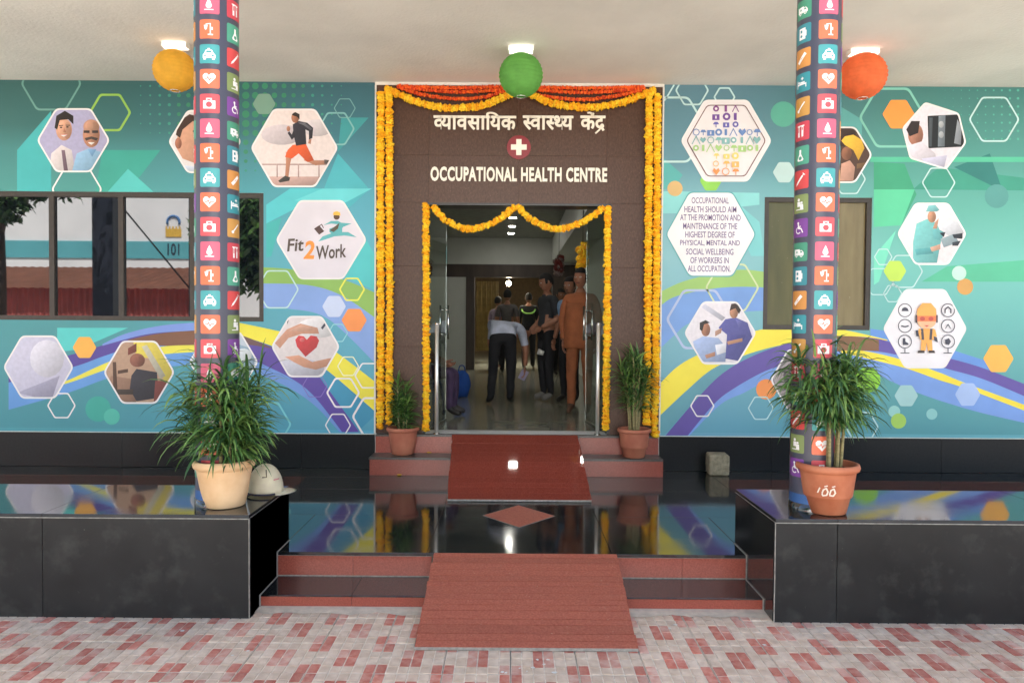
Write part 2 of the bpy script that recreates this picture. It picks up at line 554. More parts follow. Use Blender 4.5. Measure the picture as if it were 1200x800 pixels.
# ------------------------------------------------------------------ planter benches
def bench(sx, label, seams):
    xi = -1.45 if sx < 0 else 1.468
    t = empty('planter_bench', (xi + sx * 1.5, (PL_F + PL_B) / 2, 0), label, 'bench')
    o0 = t.location
    xo = sx * 4.4
    a, b = min(xi, xo), max(xi, xo)
    boxo('core', (a + .022, b, PL_F + .022, PL_B - .022, -.02, PL_T - .025), grout, t, org=o0)
    edges = [xi] + seams + [xo]
    for p, q in zip(edges, edges[1:]):
        x0, x1 = min(p, q), max(p, q)
        boxo('front_slab', (x0 + .0012, x1 - .0012, PL_F, PL_F + .02, -.01, PL_T - .021), granite_face, t, bev=.002, org=o0)
        boxo('top_slab', (x0 + .0008, x1 - .0008, PL_F - .004, PL_B + .004, PL_T - .02, PL_T), granite, t, bev=.0015, org=o0)
    boxo('side_slab', (min(xi, xi - sx * -.02), max(xi, xi - sx * -.02), PL_F + .0215, PL_B, -.01, PL_T - .021), granite, t, org=o0)
    boxo('back_slab', (a + .021, b, PL_B - .02, PL_B - .0005, -.01, PL_T - .021), granite, t, org=o0)
    e = 0.0035
    boxo('edge_joint', (min(xi, xi + sx * e) - .0006, max(xi, xi + sx * e) + .0006, PL_F - .0012, PL_F + .003, 0, PL_T - .0205), grout, t, org=o0)
    boxo('edge_joint', (a + .001, b, PL_F - .005, PL_F + .003, PL_T - .0245, PL_T - .0195), grout, t, org=o0)
    boxo('edge_joint', (min(xi, xi + sx * e) - .0022, max(xi, xi + sx * e), PL_F + .001, PL_B, PL_T - .0212, PL_T - .0195), grout, t, org=o0)
bench(-1, 'black granite planter bench on left carrying cream pot and white cap', [-2.6, -3.6])
bench(1, 'black granite planter bench on right carrying terracotta pot marked in white', [1.815, 3.2])

# ------------------------------------------------------------------ building
B = tag(empty('health_centre_building', (0, 0, 0)), 'building with muralled facade, brown granite portal and deep porch ceiling', 'building')
# openings
LW = (PY(40, 226, 0).x - 0.5, PY(309, 226, 0).x, PY(200, 376, 0).z, PY(200, 225.5, 0).z)       # left window x0,x1,z0,z1
RW = (PY(896, 232, 0).x, PY(1022, 232, 0).x, PY(960, 386.5, 0).z, PY(960, 231.5, 0).z)
DO = (PY(496, 300, PORT_Y).x, PY(716, 300, PORT_Y).x, ZS, PY(600, 238, PORT_Y).z)
PX0, PX1 = PY(440, 300, 0).x, PY(775, 300, 0).x
def wall_with_holes(name, x0, x1, z0, z1, y0, y1, holes, m, parent):
    bm = bmesh.new()
    xs = sorted({x0, x1} | {h[0] for h in holes} | {h[1] for h in holes})
    zs = sorted({z0, z1} | {h[2] for h in holes} | {h[3] for h in holes})
    xs = [x for x in xs if x0 <= x <= x1]
    zs = [z for z in zs if z0 <= z <= z1]
    for xa, xb in zip(xs, xs[1:]):
        for za, zb in zip(zs, zs[1:]):
            mx, mz = (xa + xb) / 2, (za + zb) / 2
            if any(h[0] < mx < h[1] and h[2] < mz < h[3] for h in holes):
                continue
            box(bm, xa, xb, y0, y1, za, zb)
    bmesh.ops.remove_doubles(bm, verts=bm.verts, dist=1e-5)
    seen = {}
    for f in bm.faces:                                   # drop the inner faces between cells
        k = tuple(sorted(v.index for v in f.verts)) if False else tuple(sorted((round(v.co.x, 4), round(v.co.y, 4), round(v.co.z, 4)) for v in f.verts))
        seen.setdefault(k, []).append(f)
    dead = [f for fs in seen.values() if len(fs) > 1 for f in fs]
    bmesh.ops.delete(bm, geom=dead, context='FACES_ONLY')
    return obj(name, bm, m, parent)
wall_with_holes('facade_wall', -9, 9, 0, CEIL + .2, 0.0, 0.22, [LW, RW, DO], white_wall, B)
boxo('porch_ceiling', (-9, 9, -3.3, -0.001, CEIL, CEIL + 0.22), plaster, B)
boxo('added_shadow_block', (-9, 9, 0.0, 21, CEIL + .201, 7.0), white_wall, B)  # unseen mass added above the porch to cast shadow over the forecourt
boxo('side_wall', (-9.2, -9.001, 0, 22, 0, CEIL + .2), white_wall, B)
boxo('side_wall', (9.001, 9.2, 0, 22, 0, CEIL + .2), white_wall, B)
# skirting of black granite slabs
SK = PY(600, 509, 0).z
x = -8.9
for nm, sx0, sx1, edges in (('l', None, None, [-6.6, -5.2, -3.8, -2.05, PX0]), ('r', None, None, [PX1, 2.54, 4.2, 5.6, 6.8])):
    for a, b in zip(edges, edges[1:]):
        boxo('skirting_slab', (a + .001, b - .001, -.016, -.0005, Z2 + .002, SK - .006), granite_skirt, B, bev=.001)
# brown granite portal slabs round the door
zt = CEIL - 0.004
dx0, dx1, dzt = DO[0], DO[1], DO[3]
def pslab(x0, x1, z0, z1):
    x0, x1, z0, z1 = x0 - .0004, x1 + .0004, z0 - .0004, z1 + .0004
    boxo('portal_slab', (x0 + .0008, x1 - .0008, PORT_Y, -.0005, z0 + .0008, z1 - .0008), brown_granite, B, bev=.0008)
zc = [ZS + .001, 1.42, 2.2, dzt]
for a, b in zip(zc, zc[1:]):
    pslab(PX0 + .012, dx0 - .001, a, b)
    pslab(dx1 + .001, PX1 - .012, a, b)
zc = [dzt, (dzt + zt) / 2 - .12, zt - .03]
xc = [PX0 + .012, dx0 + .05, 0.05, dx1 - .05, PX1 - .012]
for a, b in zip(zc, zc[1:]):
    for p, q in zip(xc, xc[1:]):
        pslab(p, q, a, b)
boxo('trim_strip', (PX0 - .002, PX1 + .002, PORT_Y - .006, -.0005, zt - .029, zt), trim_white, B)
boxo('trim_strip', (PX0 - .004, PX0 + .011, PORT_Y - .004, -.0005, ZS + .002, zt - .030), trim_white, B)
boxo('trim_strip', (PX1 - .011, PX1 + .004, PORT_Y - .004, -.0005, ZS + .002, zt - .030), trim_white, B)
# door lining
bm = bmesh.new()
box(bm, dx0 - .0005, dx0 + .022, PORT_Y + .004, .21, ZS, dzt)
box(bm, dx1 - .022, dx1 + .0005, PORT_Y + .004, .21, ZS, dzt)
box(bm, dx0 + .022, dx1 - .022, PORT_Y + .004, .21, dzt - .022, dzt + .0005)
obj('door_lining', bm, mat('door_lining', (40, 36, 33), rough=.35), B)

# windows
glass_dark = mat('tinted_window_glass', (16, 20, 26), rough=0.015, var=0.05, ior=2.0)
def window(name, label, W, mull, pane_mats, fw=0.045, rec=0.035):
    w_ = bpy.data.objects.new('window', None)
    link(w_, B)
    w_['label'] = label
    x0, x1, z0, z1 = W
    bm = bmesh.new()
    y0, y1 = rec - .03, rec + .05
    box(bm, x0, x0 + fw, y0, y1, z0, z1)
    box(bm, x1 - fw, x1, y0, y1, z0, z1)
    box(bm, x0 + fw, x1 - fw, y0, y1, z1 - fw, z1)
    box(bm, x0 + fw, x1 - fw, y0, y1, z0, z0 + fw)
    obj('frame', bm, brown_metal, w_)
    for mx, mw in mull:
        boxo('mullion', (mx - mw / 2, mx + mw / 2, y0 + .004, y1 - .01, z0 + fw, z1 - fw), brown_metal, w_)
    ed = [x0 + fw] + [m_[0] for m_ in mull] + [x1 - fw]
    for k, (a, b) in enumerate(zip(ed, ed[1:])):
        boxo('pane', (a + .002, b - .002, rec + .002, rec + .008, z0 + fw - .005, z1 - fw + .005), pane_mats[k % len(pane_mats)], w_)
    boxo('dark_room_sheet', (x0, x1, .14, .16, z0, z1), dark, w_)  # dark sheet standing in for the unlit room behind the panes
lm = [(PY(143, 300, .03).x, .05), (PY(226, 300, .03).x, .045), (PY(62, 300, .03).x, .05)]
lm.sort()
window('w', 'brown framed sliding window reflecting the street', LW, lm, [glass_dark])
def film(name, a, b):
    m = mat(name, a, rough=0.22, rgb2=b, scale=3, detail=7, stretch=(3, 1, 0.5), ior=1.5, lo=.25, hi=.75)
    t = m.node_tree
    bs = t.nodes['Principled BSDF']
    src = bs.inputs['Base Color'].links[0].from_socket
    n = t.nodes.new('ShaderNodeTexNoise')
    n.inputs['Scale'].default_value = 22
    n.inputs['Detail'].default_value = 6
    n.inputs['Roughness'].default_value = .7
    tc = t.nodes.new('ShaderNodeTexCoord')
    t.links.new(tc.outputs['Object'], n.inputs['Vector'])
    rp = t.nodes.new('ShaderNodeValToRGB')
    rp.color_ramp.elements[0].position = .66
    rp.color_ramp.elements[1].position = .72
    t.links.new(n.outputs['Fac'], rp.inputs['Fac'])
    mx = t.nodes.new('ShaderNodeMixRGB')
    mx.inputs['Color2'].default_value = s2l((150, 140, 110))
    t.links.new(rp.outputs['Color'], mx.inputs['Fac'])
    t.links.new(src, mx.inputs['Color1'])
    t.links.new(mx.outputs['Color'], bs.inputs['Base Color'])
    return m
rm = [(PY(954, 300, .03).x, .05)]
window('w', 'brown framed window with faded peeling sun film', RW, rm, [film('olive_sun_film', (74, 73, 40), (98, 95, 54)), film('brown_sun_film', (106, 94, 62), (142, 128, 92))])

# ------------------------------------------------------------------ hall behind the door
boxo('threshold', (DO[0] + .001, DO[1] - .001, -.028, .2205, ZS - .1, ZS - .002), granite, B)
tag(boxo('hall_floor', (-3.2, 3.2, 0.221, 21, 0.3, ZS - .0015), mat('hall_floor_tiles', (146, 144, 126), rough=0.16, var=0.08, scale=1.5, ior=1.6)), 'glossy grey green hall floor inside the doorway', kind='structure')
HZ = 3.62
hall_wall = mat('hall_wall', (196, 200, 196), rough=.6, var=.04, scale=3)
HX0, HX1 = -2.4, 1.45
HB = 17 - CAM_D                                  # partition across the hall
boxo('hall_ceiling', (-3.2, 3.2, 0.221, 21, HZ, HZ + .1), mat('hall_ceiling', (150, 154, 150), rough=.8), B)
boxo('hall_wall', (HX0 - .1, HX0, 0.221, 21, ZS, HZ), hall_wall, B)
boxo('hall_wall', (HX1, HX1 + .1, 0.221, 21, ZS, HZ), hall_wall, B)
boxo('hall_wall', (HX0, HX1, 20.8, 21, ZS, HZ), mat('hall_wall_far', (150, 120, 84), rough=.6), B)
zl0, zl1 = PY(600, 325, HB).z, PY(600, 310, HB).z
boxo('bulkhead', (HX0, HX1, HB, HB + .15, zl1, HZ), hall_wall, B)
wood_dark = mat('dark_wood', (52, 42, 36), rough=.45, rgb2=(68, 55, 46), scale=8, stretch=(1, 1, .2))
boxo('lintel', (HX0, HX1, HB - .02, HB + .16, zl0, zl1), wood_dark, B)
boxo('partition', (HX0, PY(546, 380, HB).x, HB, HB + .12, ZS, zl0), hall_wall, B)
boxo('door_post', (PY(546, 380, HB).x, PY(556, 380, HB).x, HB - .03, HB + .15, ZS, zl0), wood_dark, B)
boxo('door_post', (PY(647, 380, HB).x, PY(660, 380, HB).x, HB - .03, HB + .15, ZS, zl0), wood_dark, B)
boxo('partition', (PY(660, 380, HB).x, HX1, HB, HB + .12, ZS, zl0), mat('brown_panel', (92, 70, 56), rough=.5), B)
# soffit along the right side of the hall
bm = bmesh.new()
sx0 = PY(652, 300, HB).x
box(bm, sx0 - .1, HX1, 0.9, HB, 3.05, HZ - .001)
obj('soffit', bm, hall_wall, B)
# ceiling lights of the hall
lamp_em = emit('hall_lamp', (255, 250, 238), 20)
def hall_light(px, py, label):
    p = PZ(px, py, HZ)
    t = empty('ceiling_light', (p.x, p.y, HZ), label, 'light', 'square ceiling lights in the hall')
    boxo('housing', (-.075, .075, -.075, .075, -.03, 0), trim_white, t)
    boxo('diffuser', (-.06, .06, -.06, .06, -.034, -.0305), lamp_em, t)
hall_light(601, 253.5, 'nearest of three lit ceiling lights in the hall')
hall_light(600, 263.5, 'middle of three lit ceiling lights in the hall')
hall_light(599, 272, 'farthest of three lit ceiling lights in the hall')
for y_, lab_ in ((1.5, 'hall ceiling light just inside the doorway, mirrored low on the upper ramp'), (2.9, 'hall ceiling light farther in, mirrored high on the upper ramp')):
    t = empty('ceiling_light', (.03, y_, HZ), lab_, 'light', 'square ceiling lights in the hall')
    boxo('housing', (-.075, .075, -.075, .075, -.03, 0), trim_white, t)
    boxo('diffuser', (-.06, .06, -.06, .06, -.034, -.0305), lamp_em, t)
t = empty('spot_light', (PY(596, 332, 10.5).x, 10.5, PY(596, 332, 10.5).z), 'small bright lamp deep in the hall under lintel', 'light')
bm = bmesh.new()
ellipsoid(bm, (0, 0, 0), (.06, .06, .06), 12, 8)
obj('bulb', bm, emit('spot_bulb', (255, 236, 200), 25), t)
bm = bmesh.new()
tube(bm, [(0, 0, .055), (0, 0, HZ - t.location.z)], .008, 6)
obj('cord', bm, dark, t)
for px_, py_, lab_ in ((590, 341, 'left of two dim ceiling lights beyond the lintel'), (612, 341, 'right of two dim ceiling lights beyond the lintel')):
    q_ = PY(px_, py_, 12.0)
    t = empty('ceiling_light', (q_.x, 12.0, HZ), lab_, 'light', 'square ceiling lights in the hall')
    boxo('housing', (-.25, .25, -.25, .25, -.03, -.0005), trim_white, t)
    boxo('diffuser', (-.23, .23, -.23, .23, -.034, -.0305), lamp_em, t)
# curtains and far glazing deep in the hall
for k, px in enumerate((562, 568, 574, 580)):
    q = PY(px, 380, 12.5)
    c = tag(empty('curtain', (q.x, 12.5, ZS)), 'pale curtain strip hanging deep in the hall, %s from the left post' % ('first', 'second', 'third', 'fourth')[k], 'curtain', 'curtain strips deep in the hall')
    bm = bmesh.new()
    n = 14
    pts = [(-.09 + .18 * i / n, .03 * math.sin(i * 1.9)) for i in range(n + 1)]
    va = [bm.verts.new((x_, y_, .35)) for x_, y_ in pts]
    vb_ = [bm.verts.new((x_, y_, 2.2)) for x_, y_ in pts]
    for i in range(n):
        bm.faces.new((va[i], va[i + 1], vb_[i + 1], vb_[i])).smooth = True
    bmesh.ops.solidify(bm, geom=bm.faces[:], thickness=.004)
    obj('cloth', bm, mat('curtain_cloth', (170, 150, 104), rough=.9, var=.2, scale=6), c)

# ------------------------------------------------------------------ flat printing helpers
def el(cx, cy, rx, ry, rot=0, n=18):
    c, s = math.cos(R(rot)), math.sin(R(rot))
    return [(cx + rx * math.cos(2 * math.pi * k / n) * c - ry * math.sin(2 * math.pi * k / n) * s,
             cy + rx * math.cos(2 * math.pi * k / n) * s + ry * math.sin(2 * math.pi * k / n) * c) for k in range(n)]
def rnd_poly(pts, r, n=4):
    out = []
    m = len(pts)
    for i in range(m):
        p = Vector(pts[i]); a = Vector(pts[i - 1]) - p; b = Vector(pts[(i + 1) % m]) - p
        ra = min(r, a.length * .45, b.length * .45)
        p0, p1 = p + a.normalized() * ra, p + b.normalized() * ra
        for k in range(n + 1):
            t = k / n
            q = p0 * (1 - t) ** 2 + p * 2 * t * (1 - t) + p1 * t * t
            out.append((q.x, q.y))
    return out
def hexp(cx, cy, r, hh=None, rot=0, rr=3):
    hh = hh or r * .88
    pts = [(-r, 0), (-r * .48, -hh), (r * .48, -hh), (r, 0), (r * .48, hh), (-r * .48, hh)]
    c, s = math.cos(R(rot)), math.sin(R(rot))
    return rnd_poly([(cx + x * c - y * s, cy + x * s + y * c) for x, y in pts], rr)
def line(pts, w):                        # stroke a polyline: list of quads
    out = []
    for a, b in zip(pts, pts[1:]):
        a, b = Vector(a), Vector(b)
        d = (b - a)
        if d.length < 1e-6: continue
        d.normalize()
        n = Vector((-d.y, d.x)) * w / 2
        e = d * w * .25
        out.append([tuple(a + n - e), tuple(b + n + e), tuple(b - n + e), tuple(a - n - e)])
    return out
def ring(pts, w):                        # outline of a closed polygon as quads
    c = Vector((sum(p[0] for p in pts) / len(pts), sum(p[1] for p in pts) / len(pts)))
    rad = sum((Vector(p) - c).length for p in pts) / len(pts)
    k = (rad - w) / rad
    inn = [tuple(c + (Vector(p) - c) * k) for p in pts]
    n = len(pts)
    return [[pts[i], pts[(i + 1) % n], inn[(i + 1) % n], inn[i]] for i in range(n)]
def clip_convex(poly, cl):
    area = sum(cl[i - 1][0] * cl[i][1] - cl[i][0] * cl[i - 1][1] for i in range(len(cl)))
    sg = 1 if area > 0 else -1
    out = list(poly)
    for i in range(len(cl)):
        a, b = cl[i - 1], cl[i]
        inp, out = out, []
        if not inp: return []
        f = lambda p: sg * ((b[0] - a[0]) * (p[1] - a[1]) - (b[1] - a[1]) * (p[0] - a[0]))
        for j in range(len(inp)):
            p, q = inp[j - 1], inp[j]
            fp, fq = f(p), f(q)
            if fp * fq < 0:
                t = fp / (fp - fq)
                out.append((p[0] + (q[0] - p[0]) * t, p[1] + (q[1] - p[1]) * t))
            if fq >= 0:
                out.append(q)
    return out
def flat(name, polys, Y, parent, org, cut=None, step=0.00025, clip=None, xr=None, ink=prn):
    """polys: (rgb, [(px,py)...]) drawn one above the other on the facade plane"""
    mats, bm = [], bmesh.new()
    tone = bm.loops.layers.float_color.new('tone') if ink is not prn else None
    for k, (rgb, pts) in enumerate(polys):
        if clip: pts = clip_convex(pts, clip)
        if len(pts) < 3: continue
        m = ink(rgb)
        if m not in mats: mats.append(m)
        vs_ = []
        for (a, b) in pts:
            q = PY(a, b, Y - k * step)
            vs_.append(bm.verts.new(q))
        try:
            f = bm.faces.new(vs_)
        except ValueError:
            continue
        f.material_index = mats.index(m)
        f.normal_update()
        if f.normal.y > 0: f.normal_flip()
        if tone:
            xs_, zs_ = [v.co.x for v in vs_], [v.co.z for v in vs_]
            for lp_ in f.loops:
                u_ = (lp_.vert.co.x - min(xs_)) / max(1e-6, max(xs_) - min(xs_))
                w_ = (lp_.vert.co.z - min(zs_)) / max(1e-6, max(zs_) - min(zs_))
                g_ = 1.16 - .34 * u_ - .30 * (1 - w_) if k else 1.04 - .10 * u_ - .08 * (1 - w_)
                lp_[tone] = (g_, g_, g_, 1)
    lim = list(cut or [])
    for h in lim:
        for co, no in (((h[0], 0, 0), (1, 0, 0)), ((h[1], 0, 0), (1, 0, 0)), ((0, 0, h[2]), (0, 0, 1)), ((0, 0, h[3]), (0, 0, 1))):
            bmesh.ops.bisect_plane(bm, geom=bm.verts[:] + bm.edges[:] + bm.faces[:], plane_co=co, plane_no=no)
        dead = [f for f in bm.faces if h[0] < f.calc_center_median().x < h[1] and h[2] < f.calc_center_median().z < h[3]]
        bmesh.ops.delete(bm, geom=dead, context='FACES')
    if xr:
        for co, no in (((xr[0], 0, 0), (-1, 0, 0)), ((xr[1], 0, 0), (1, 0, 0)), ((0, 0, SK + .004), (0, 0, -1)), ((0, 0, CEIL - .002), (0, 0, 1))):
            bmesh.ops.bisect_plane(bm, geom=bm.verts[:] + bm.edges[:] + bm.faces[:], plane_co=co, plane_no=no, clear_outer=True)
    off(bm, org)
    return obj(name, bm, mats, parent)
def multi(name, polys, Y, **kw):
    for k, p in enumerate(polys): flat(name, [p], Y - k * .00004, **kw)
def band(top, bot, n=10):
    a, b = cr(top, n), cr(bot, n)
    m = max(len(a), len(b))
    def res(p):
        return [p[min(len(p) - 1, int(round(i * (len(p) - 1) / (m - 1))))] for i in range(m)]
    a, b = res(a), res(b)
    return [[a[i], a[i + 1], b[i + 1], b[i]] for i in range(m - 1)]

def gradient_mat(name, org, xa, xb, left, right):
    """mural ground: printed colour runs, left and right column of (photo y, rgb)"""
    m = bpy.data.materials.new(name)
    m.use_nodes = True
    t = m.node_tree
    b = t.nodes['Principled BSDF']
    b.inputs['Roughness'].default_value = .42
    tc = t.nodes.new('ShaderNodeTexCoord')
    sp = t.nodes.new('ShaderNodeSeparateXYZ')
    t.links.new(tc.outputs['Object'], sp.inputs[0])
    mz = t.nodes.new('ShaderNodeMapRange')
    mz.inputs['From Min'].default_value = CEIL - org[2]
    mz.inputs['From Max'].default_value = SK - org[2]
    t.links.new(sp.outputs['Z'], mz.inputs['Value'])
    mx = t.nodes.new('ShaderNodeMapRange')
    mx.inputs['From Min'].default_value = xa - org[0]
    mx.inputs['From Max'].default_value = xb - org[0]
    t.links.new(sp.outputs['X'], mx.inputs['Value'])
    rs = []
    for stops in (left, right):
        rp = t.nodes.new('ShaderNodeValToRGB')
        e = rp.color_ramp.elements
        for k, (y, c) in enumerate(stops):
            el_ = e[k] if k < 2 else e.new(.5)
            el_.position = (y - 98) / (509 - 98)
            el_.color = s2l((c[0] * .84 + 22, c[1] * .86 + 9, c[2] * .88 + 14))
        t.links.new(mz.outputs['Result'], rp.inputs['Fac'])
        rs.append(rp)
    mixn = t.nodes.new('ShaderNodeMixRGB')
    t.links.new(mx.outputs['Result'], mixn.inputs['Fac'])
    t.links.new(rs[0].outputs['Color'], mixn.inputs['Color1'])
    t.links.new(rs[1].outputs['Color'], mixn.inputs['Color2'])
    t.links.new(mixn.outputs['Color'], b.inputs['Base Color'])
    return m

WHT, PALE = (236, 232, 232), (190, 222, 222)
def mural(label, x0, x1, holes, gm):
    t = empty('wall_mural', ((x0 + x1) / 2, 0, SK), label, 'mural')
    o0 = Vector(t.location)
    w_ = wall_with_holes('backing_sheet', x0 - o0.x, x1 - o0.x, .0, CEIL - .002 - o0.z, -.004, -.0006,
                         [(h[0] - o0.x, h[1] - o0.x, h[2] - o0.z, h[3] - o0.z) for h in holes], gm(o0), t)
    boxo('bottom_trim', (x0, x1, -.014, -.0006, SK - .008, SK - .0005), trim_white, t, org=o0)
    return t, o0

# ------------------------------------------------------------------ left mural
LX0, LX1 = -5.2, PX0 - .006
mL, oL = mural('teal printed mural left of the portal with runner and heart hexagons', LX0, LX1, [LW],
               lambda o0: gradient_mat('mural_ground_left', o0, PY(100, 300, 0).x, PY(420, 300, 0).x,
                                       [(98, (30, 98, 88)), (150, (34, 112, 102)), (178, (50, 142, 132)), (225, (58, 160, 146)), (380, (74, 186, 176)), (430, (62, 170, 174)), (505, (56, 160, 164))],
                                       [(98, (38, 104, 108)), (160, (44, 126, 134)), (225, (66, 176, 190)), (290, (84, 194, 208)), (350, (108, 204, 210)), (420, (76, 184, 206)), (505, (72, 174, 194))]))
BL = dict(parent=mL, org=oL, cut=[LW], xr=(LX0, LX1))
def group_band(name, top, bot, rgb, Y, **kw):
    flat(name, [(rgb, q) for q in band(top, bot)], Y, step=0.0, **kw)
# tonal facets
multi('facet', [((58, 160, 146), [(120, 176), (188, 176), (150, 225), (112, 225)]), ((84, 190, 186), [(126, 225), (150, 198), (180, 225)]),
                ((62, 152, 156), [(376, 138), (432, 138), (396, 178), (400, 138)]), ((76, 178, 190), [(396, 180), (433, 222), (404, 248), (380, 220)]),
                ((86, 196, 204), [(312, 240), (340, 221), (380, 221), (345, 245), (312, 262)]), ((104, 208, 214), [(345, 235), (378, 221), (436, 221), (400, 240)]),
                ((70, 178, 176), [(312, 262), (330, 255), (318, 300), (312, 302)]), ((80, 192, 196), [(398, 322), (430, 282), (440, 300), (440, 340)]),
                ((88, 200, 196), [(67, 384), (150, 384), (90, 410), (67, 412)]), ((70, 176, 178), [(20, 176), (60, 130), (60, 225), (20, 225)])], -.0045, **BL)
dots = []
for i in range(30):
    for j in range(10):
        x, y = 120 + i * 11.2, 101 + j * 11.0
        s = max(0, 4.6 - abs(x - 282) * .032 - max(0, j - 4) * .55)
        if s > .5 and not (j > 7 and x < 180):
            dots.append(((60, 138, 104) if s > 2 else (64, 150, 130), el(x, y, s, s, n=10)))
flat('halftone_dots', dots, -.0047, step=0, **BL)['kind'] = 'stuff'
# rainbow bands, right of the pillar
group_band('colour_band', [(305, 313), (345, 316), (400, 327), (442, 344)], [(305, 332), (360, 334), (400, 346), (442, 374)], (140, 184, 92), -.0052, **BL)
group_band('colour_band', [(305, 332), (360, 334), (400, 346), (442, 374)], [(305, 361), (340, 362), (385, 374), (442, 428)], (132, 164, 222), -.0053, **BL)
group_band('colour_band', [(270, 376), (318, 386), (370, 398), (396, 414), (442, 449)], [(270, 389), (318, 405), (360, 420), (385, 435), (442, 484)], (238, 226, 72), -.0054, **BL)
group_band('colour_band', [(270, 389), (318, 405), (360, 420), (385, 435), (442, 484)], [(270, 393), (318, 408), (362, 428), (384, 455), (420, 505)], (64, 148, 182), -.0055, **BL)
group_band('colour_band', [(270, 389), (318, 406), (362, 428), (384, 455), (421, 506)], [(270, 404), (303, 424), (341, 443), (368, 464), (401, 506)], (92, 72, 158), -.0056, **BL)
group_band('colour_band', [(270, 389), (292, 396), (318, 407)], [(270, 404), (292, 404), (318, 408)], (110, 82, 84), -.0058, **BL)
group_band('colour_band', [(270, 404), (303, 424), (341, 443), (368, 464), (401, 506)], [(270, 418), (302, 437), (340, 455), (370, 476), (398, 506)], (112, 150, 214), -.0057, **BL)
# rainbow bands, left of the pillar
group_band('colour_band', [(10, 432), (81, 416), (122, 404), (170, 392), (215, 388), (280, 386)], [(10, 448), (85, 430), (122, 417), (165, 404), (215, 399), (280, 402)], (88, 72, 152), -.0052, **BL)
group_band('colour_band', [(150, 398), (185, 391), (230, 387), (280, 386)], [(150, 400), (190, 405), (230, 405), (280, 402)], (128, 88, 68), -.0055, **BL)
group_band('colour_band', [(120, 403), (150, 390), (200, 380), (280, 376)], [(120, 405), (170, 392), (215, 388), (280, 386)], (124, 152, 220), -.0053, **BL)
group_band('colour_band', [(10, 448), (85, 430), (122, 417), (165, 404), (215, 399), (280, 402)], [(10, 480), (80, 460), (124, 444), (170, 432), (230, 428), (280, 430)], (104, 158, 220), -.0054, **BL)
group_band('colour_band', [(60, 453), (85, 443), (127, 424), (165, 412), (200, 405), (280, 404)], [(60, 454), (85, 447), (127, 432), (165, 420), (202, 414), (280, 410)], (232, 224, 84), -.0056, **BL)
multi('disc', [((64, 168, 154), el(115, 479, 15, 15)), ((84, 186, 168), el(131, 488, 9.5, 9.5))], -.0058, **BL)
# outline hexagons
def outlines(lst, kw):
    for (cx, cy, r, wd, rgb) in lst:
        flat('outline_hexagon', [(rgb, q) for q in ring(hexp(cx, cy, r, rr=r * .12), wd)], -.0064, step=0, **kw)
outlines([(129, 132, 25, 2.8, (146, 192, 84)), (72, 475, 17, 1.8, WHT), (404, 127, 13, 1.2, (120, 170, 168)), (394, 151, 22, 2, (130, 186, 186)), (325, 339, 25.5, 1.8, PALE),
          (412.5, 339, 15.5, 2, (232, 232, 90)), (408, 429, 13, 1.4, (240, 240, 200)), (432, 440, 17, 1.8, WHT), (402, 460, 20, 2.2, WHT), (396, 498, 15.5, 1.6, WHT),
          (438, 488, 26, 2.6, WHT), (369, 452, 15, 1, (130, 110, 190)), (312, 497, 30, 2.4, (120, 200, 206)), (396, 390, 12, 1.2, (150, 210, 215)), (60, 98, 36, 2.4, (110, 160, 150)), (90, 222, 30, 2, WHT)], BL)
def dots_hex(lst, kw):
    for (cx, cy, r, rgb) in lst:
        flat('filled_hexagon', [(rgb, hexp(cx, cy, r, rr=2))], -.0068, **kw)
dots_hex([(99, 407, 14, (246, 182, 84)), (309.5, 122, 13.5, (122, 160, 142)), (391.5, 359, 14, (198, 210, 238)), (415, 375, 15, (246, 150, 82))], BL)

# photographs inside hexagons -------------------------------------------------
SKIN, SKIN2, HAIR = (220, 166, 138), (196, 140, 112), (44, 36, 34)
def photo(cx, cy, r, hh, bgc, polys, label, kw, rot=0, rim=WHT, pts=None, border=2.2, photo_ink=True):
    outer = rnd_poly(pts, 4) if pts else hexp(cx, cy, r, hh, rot, rr=5)
    c = Vector((cx, cy))
    k = (r - border) / r
    inner = [tuple(c + (Vector(p) - c) * k) for p in outer]
    h = flat('hexagon_photo', [(rim, outer)], -.0072, **kw)
    h['label'] = label
    k2 = dict(kw)
    k2['parent'] = h
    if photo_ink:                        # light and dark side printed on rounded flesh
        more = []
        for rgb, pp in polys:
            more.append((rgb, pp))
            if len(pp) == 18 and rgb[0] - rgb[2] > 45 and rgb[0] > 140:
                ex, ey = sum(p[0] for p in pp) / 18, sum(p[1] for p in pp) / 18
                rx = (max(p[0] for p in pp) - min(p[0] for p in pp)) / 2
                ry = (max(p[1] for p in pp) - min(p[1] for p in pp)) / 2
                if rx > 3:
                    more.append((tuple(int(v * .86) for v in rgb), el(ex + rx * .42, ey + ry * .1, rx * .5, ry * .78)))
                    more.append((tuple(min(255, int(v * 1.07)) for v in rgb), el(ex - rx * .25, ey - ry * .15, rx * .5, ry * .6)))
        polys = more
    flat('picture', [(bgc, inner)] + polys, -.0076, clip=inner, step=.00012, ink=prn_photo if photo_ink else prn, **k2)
    return h
P_ = lambda rgb, *pts: (rgb, list(pts))
E_ = lambda rgb, *a: (rgb, el(*a))
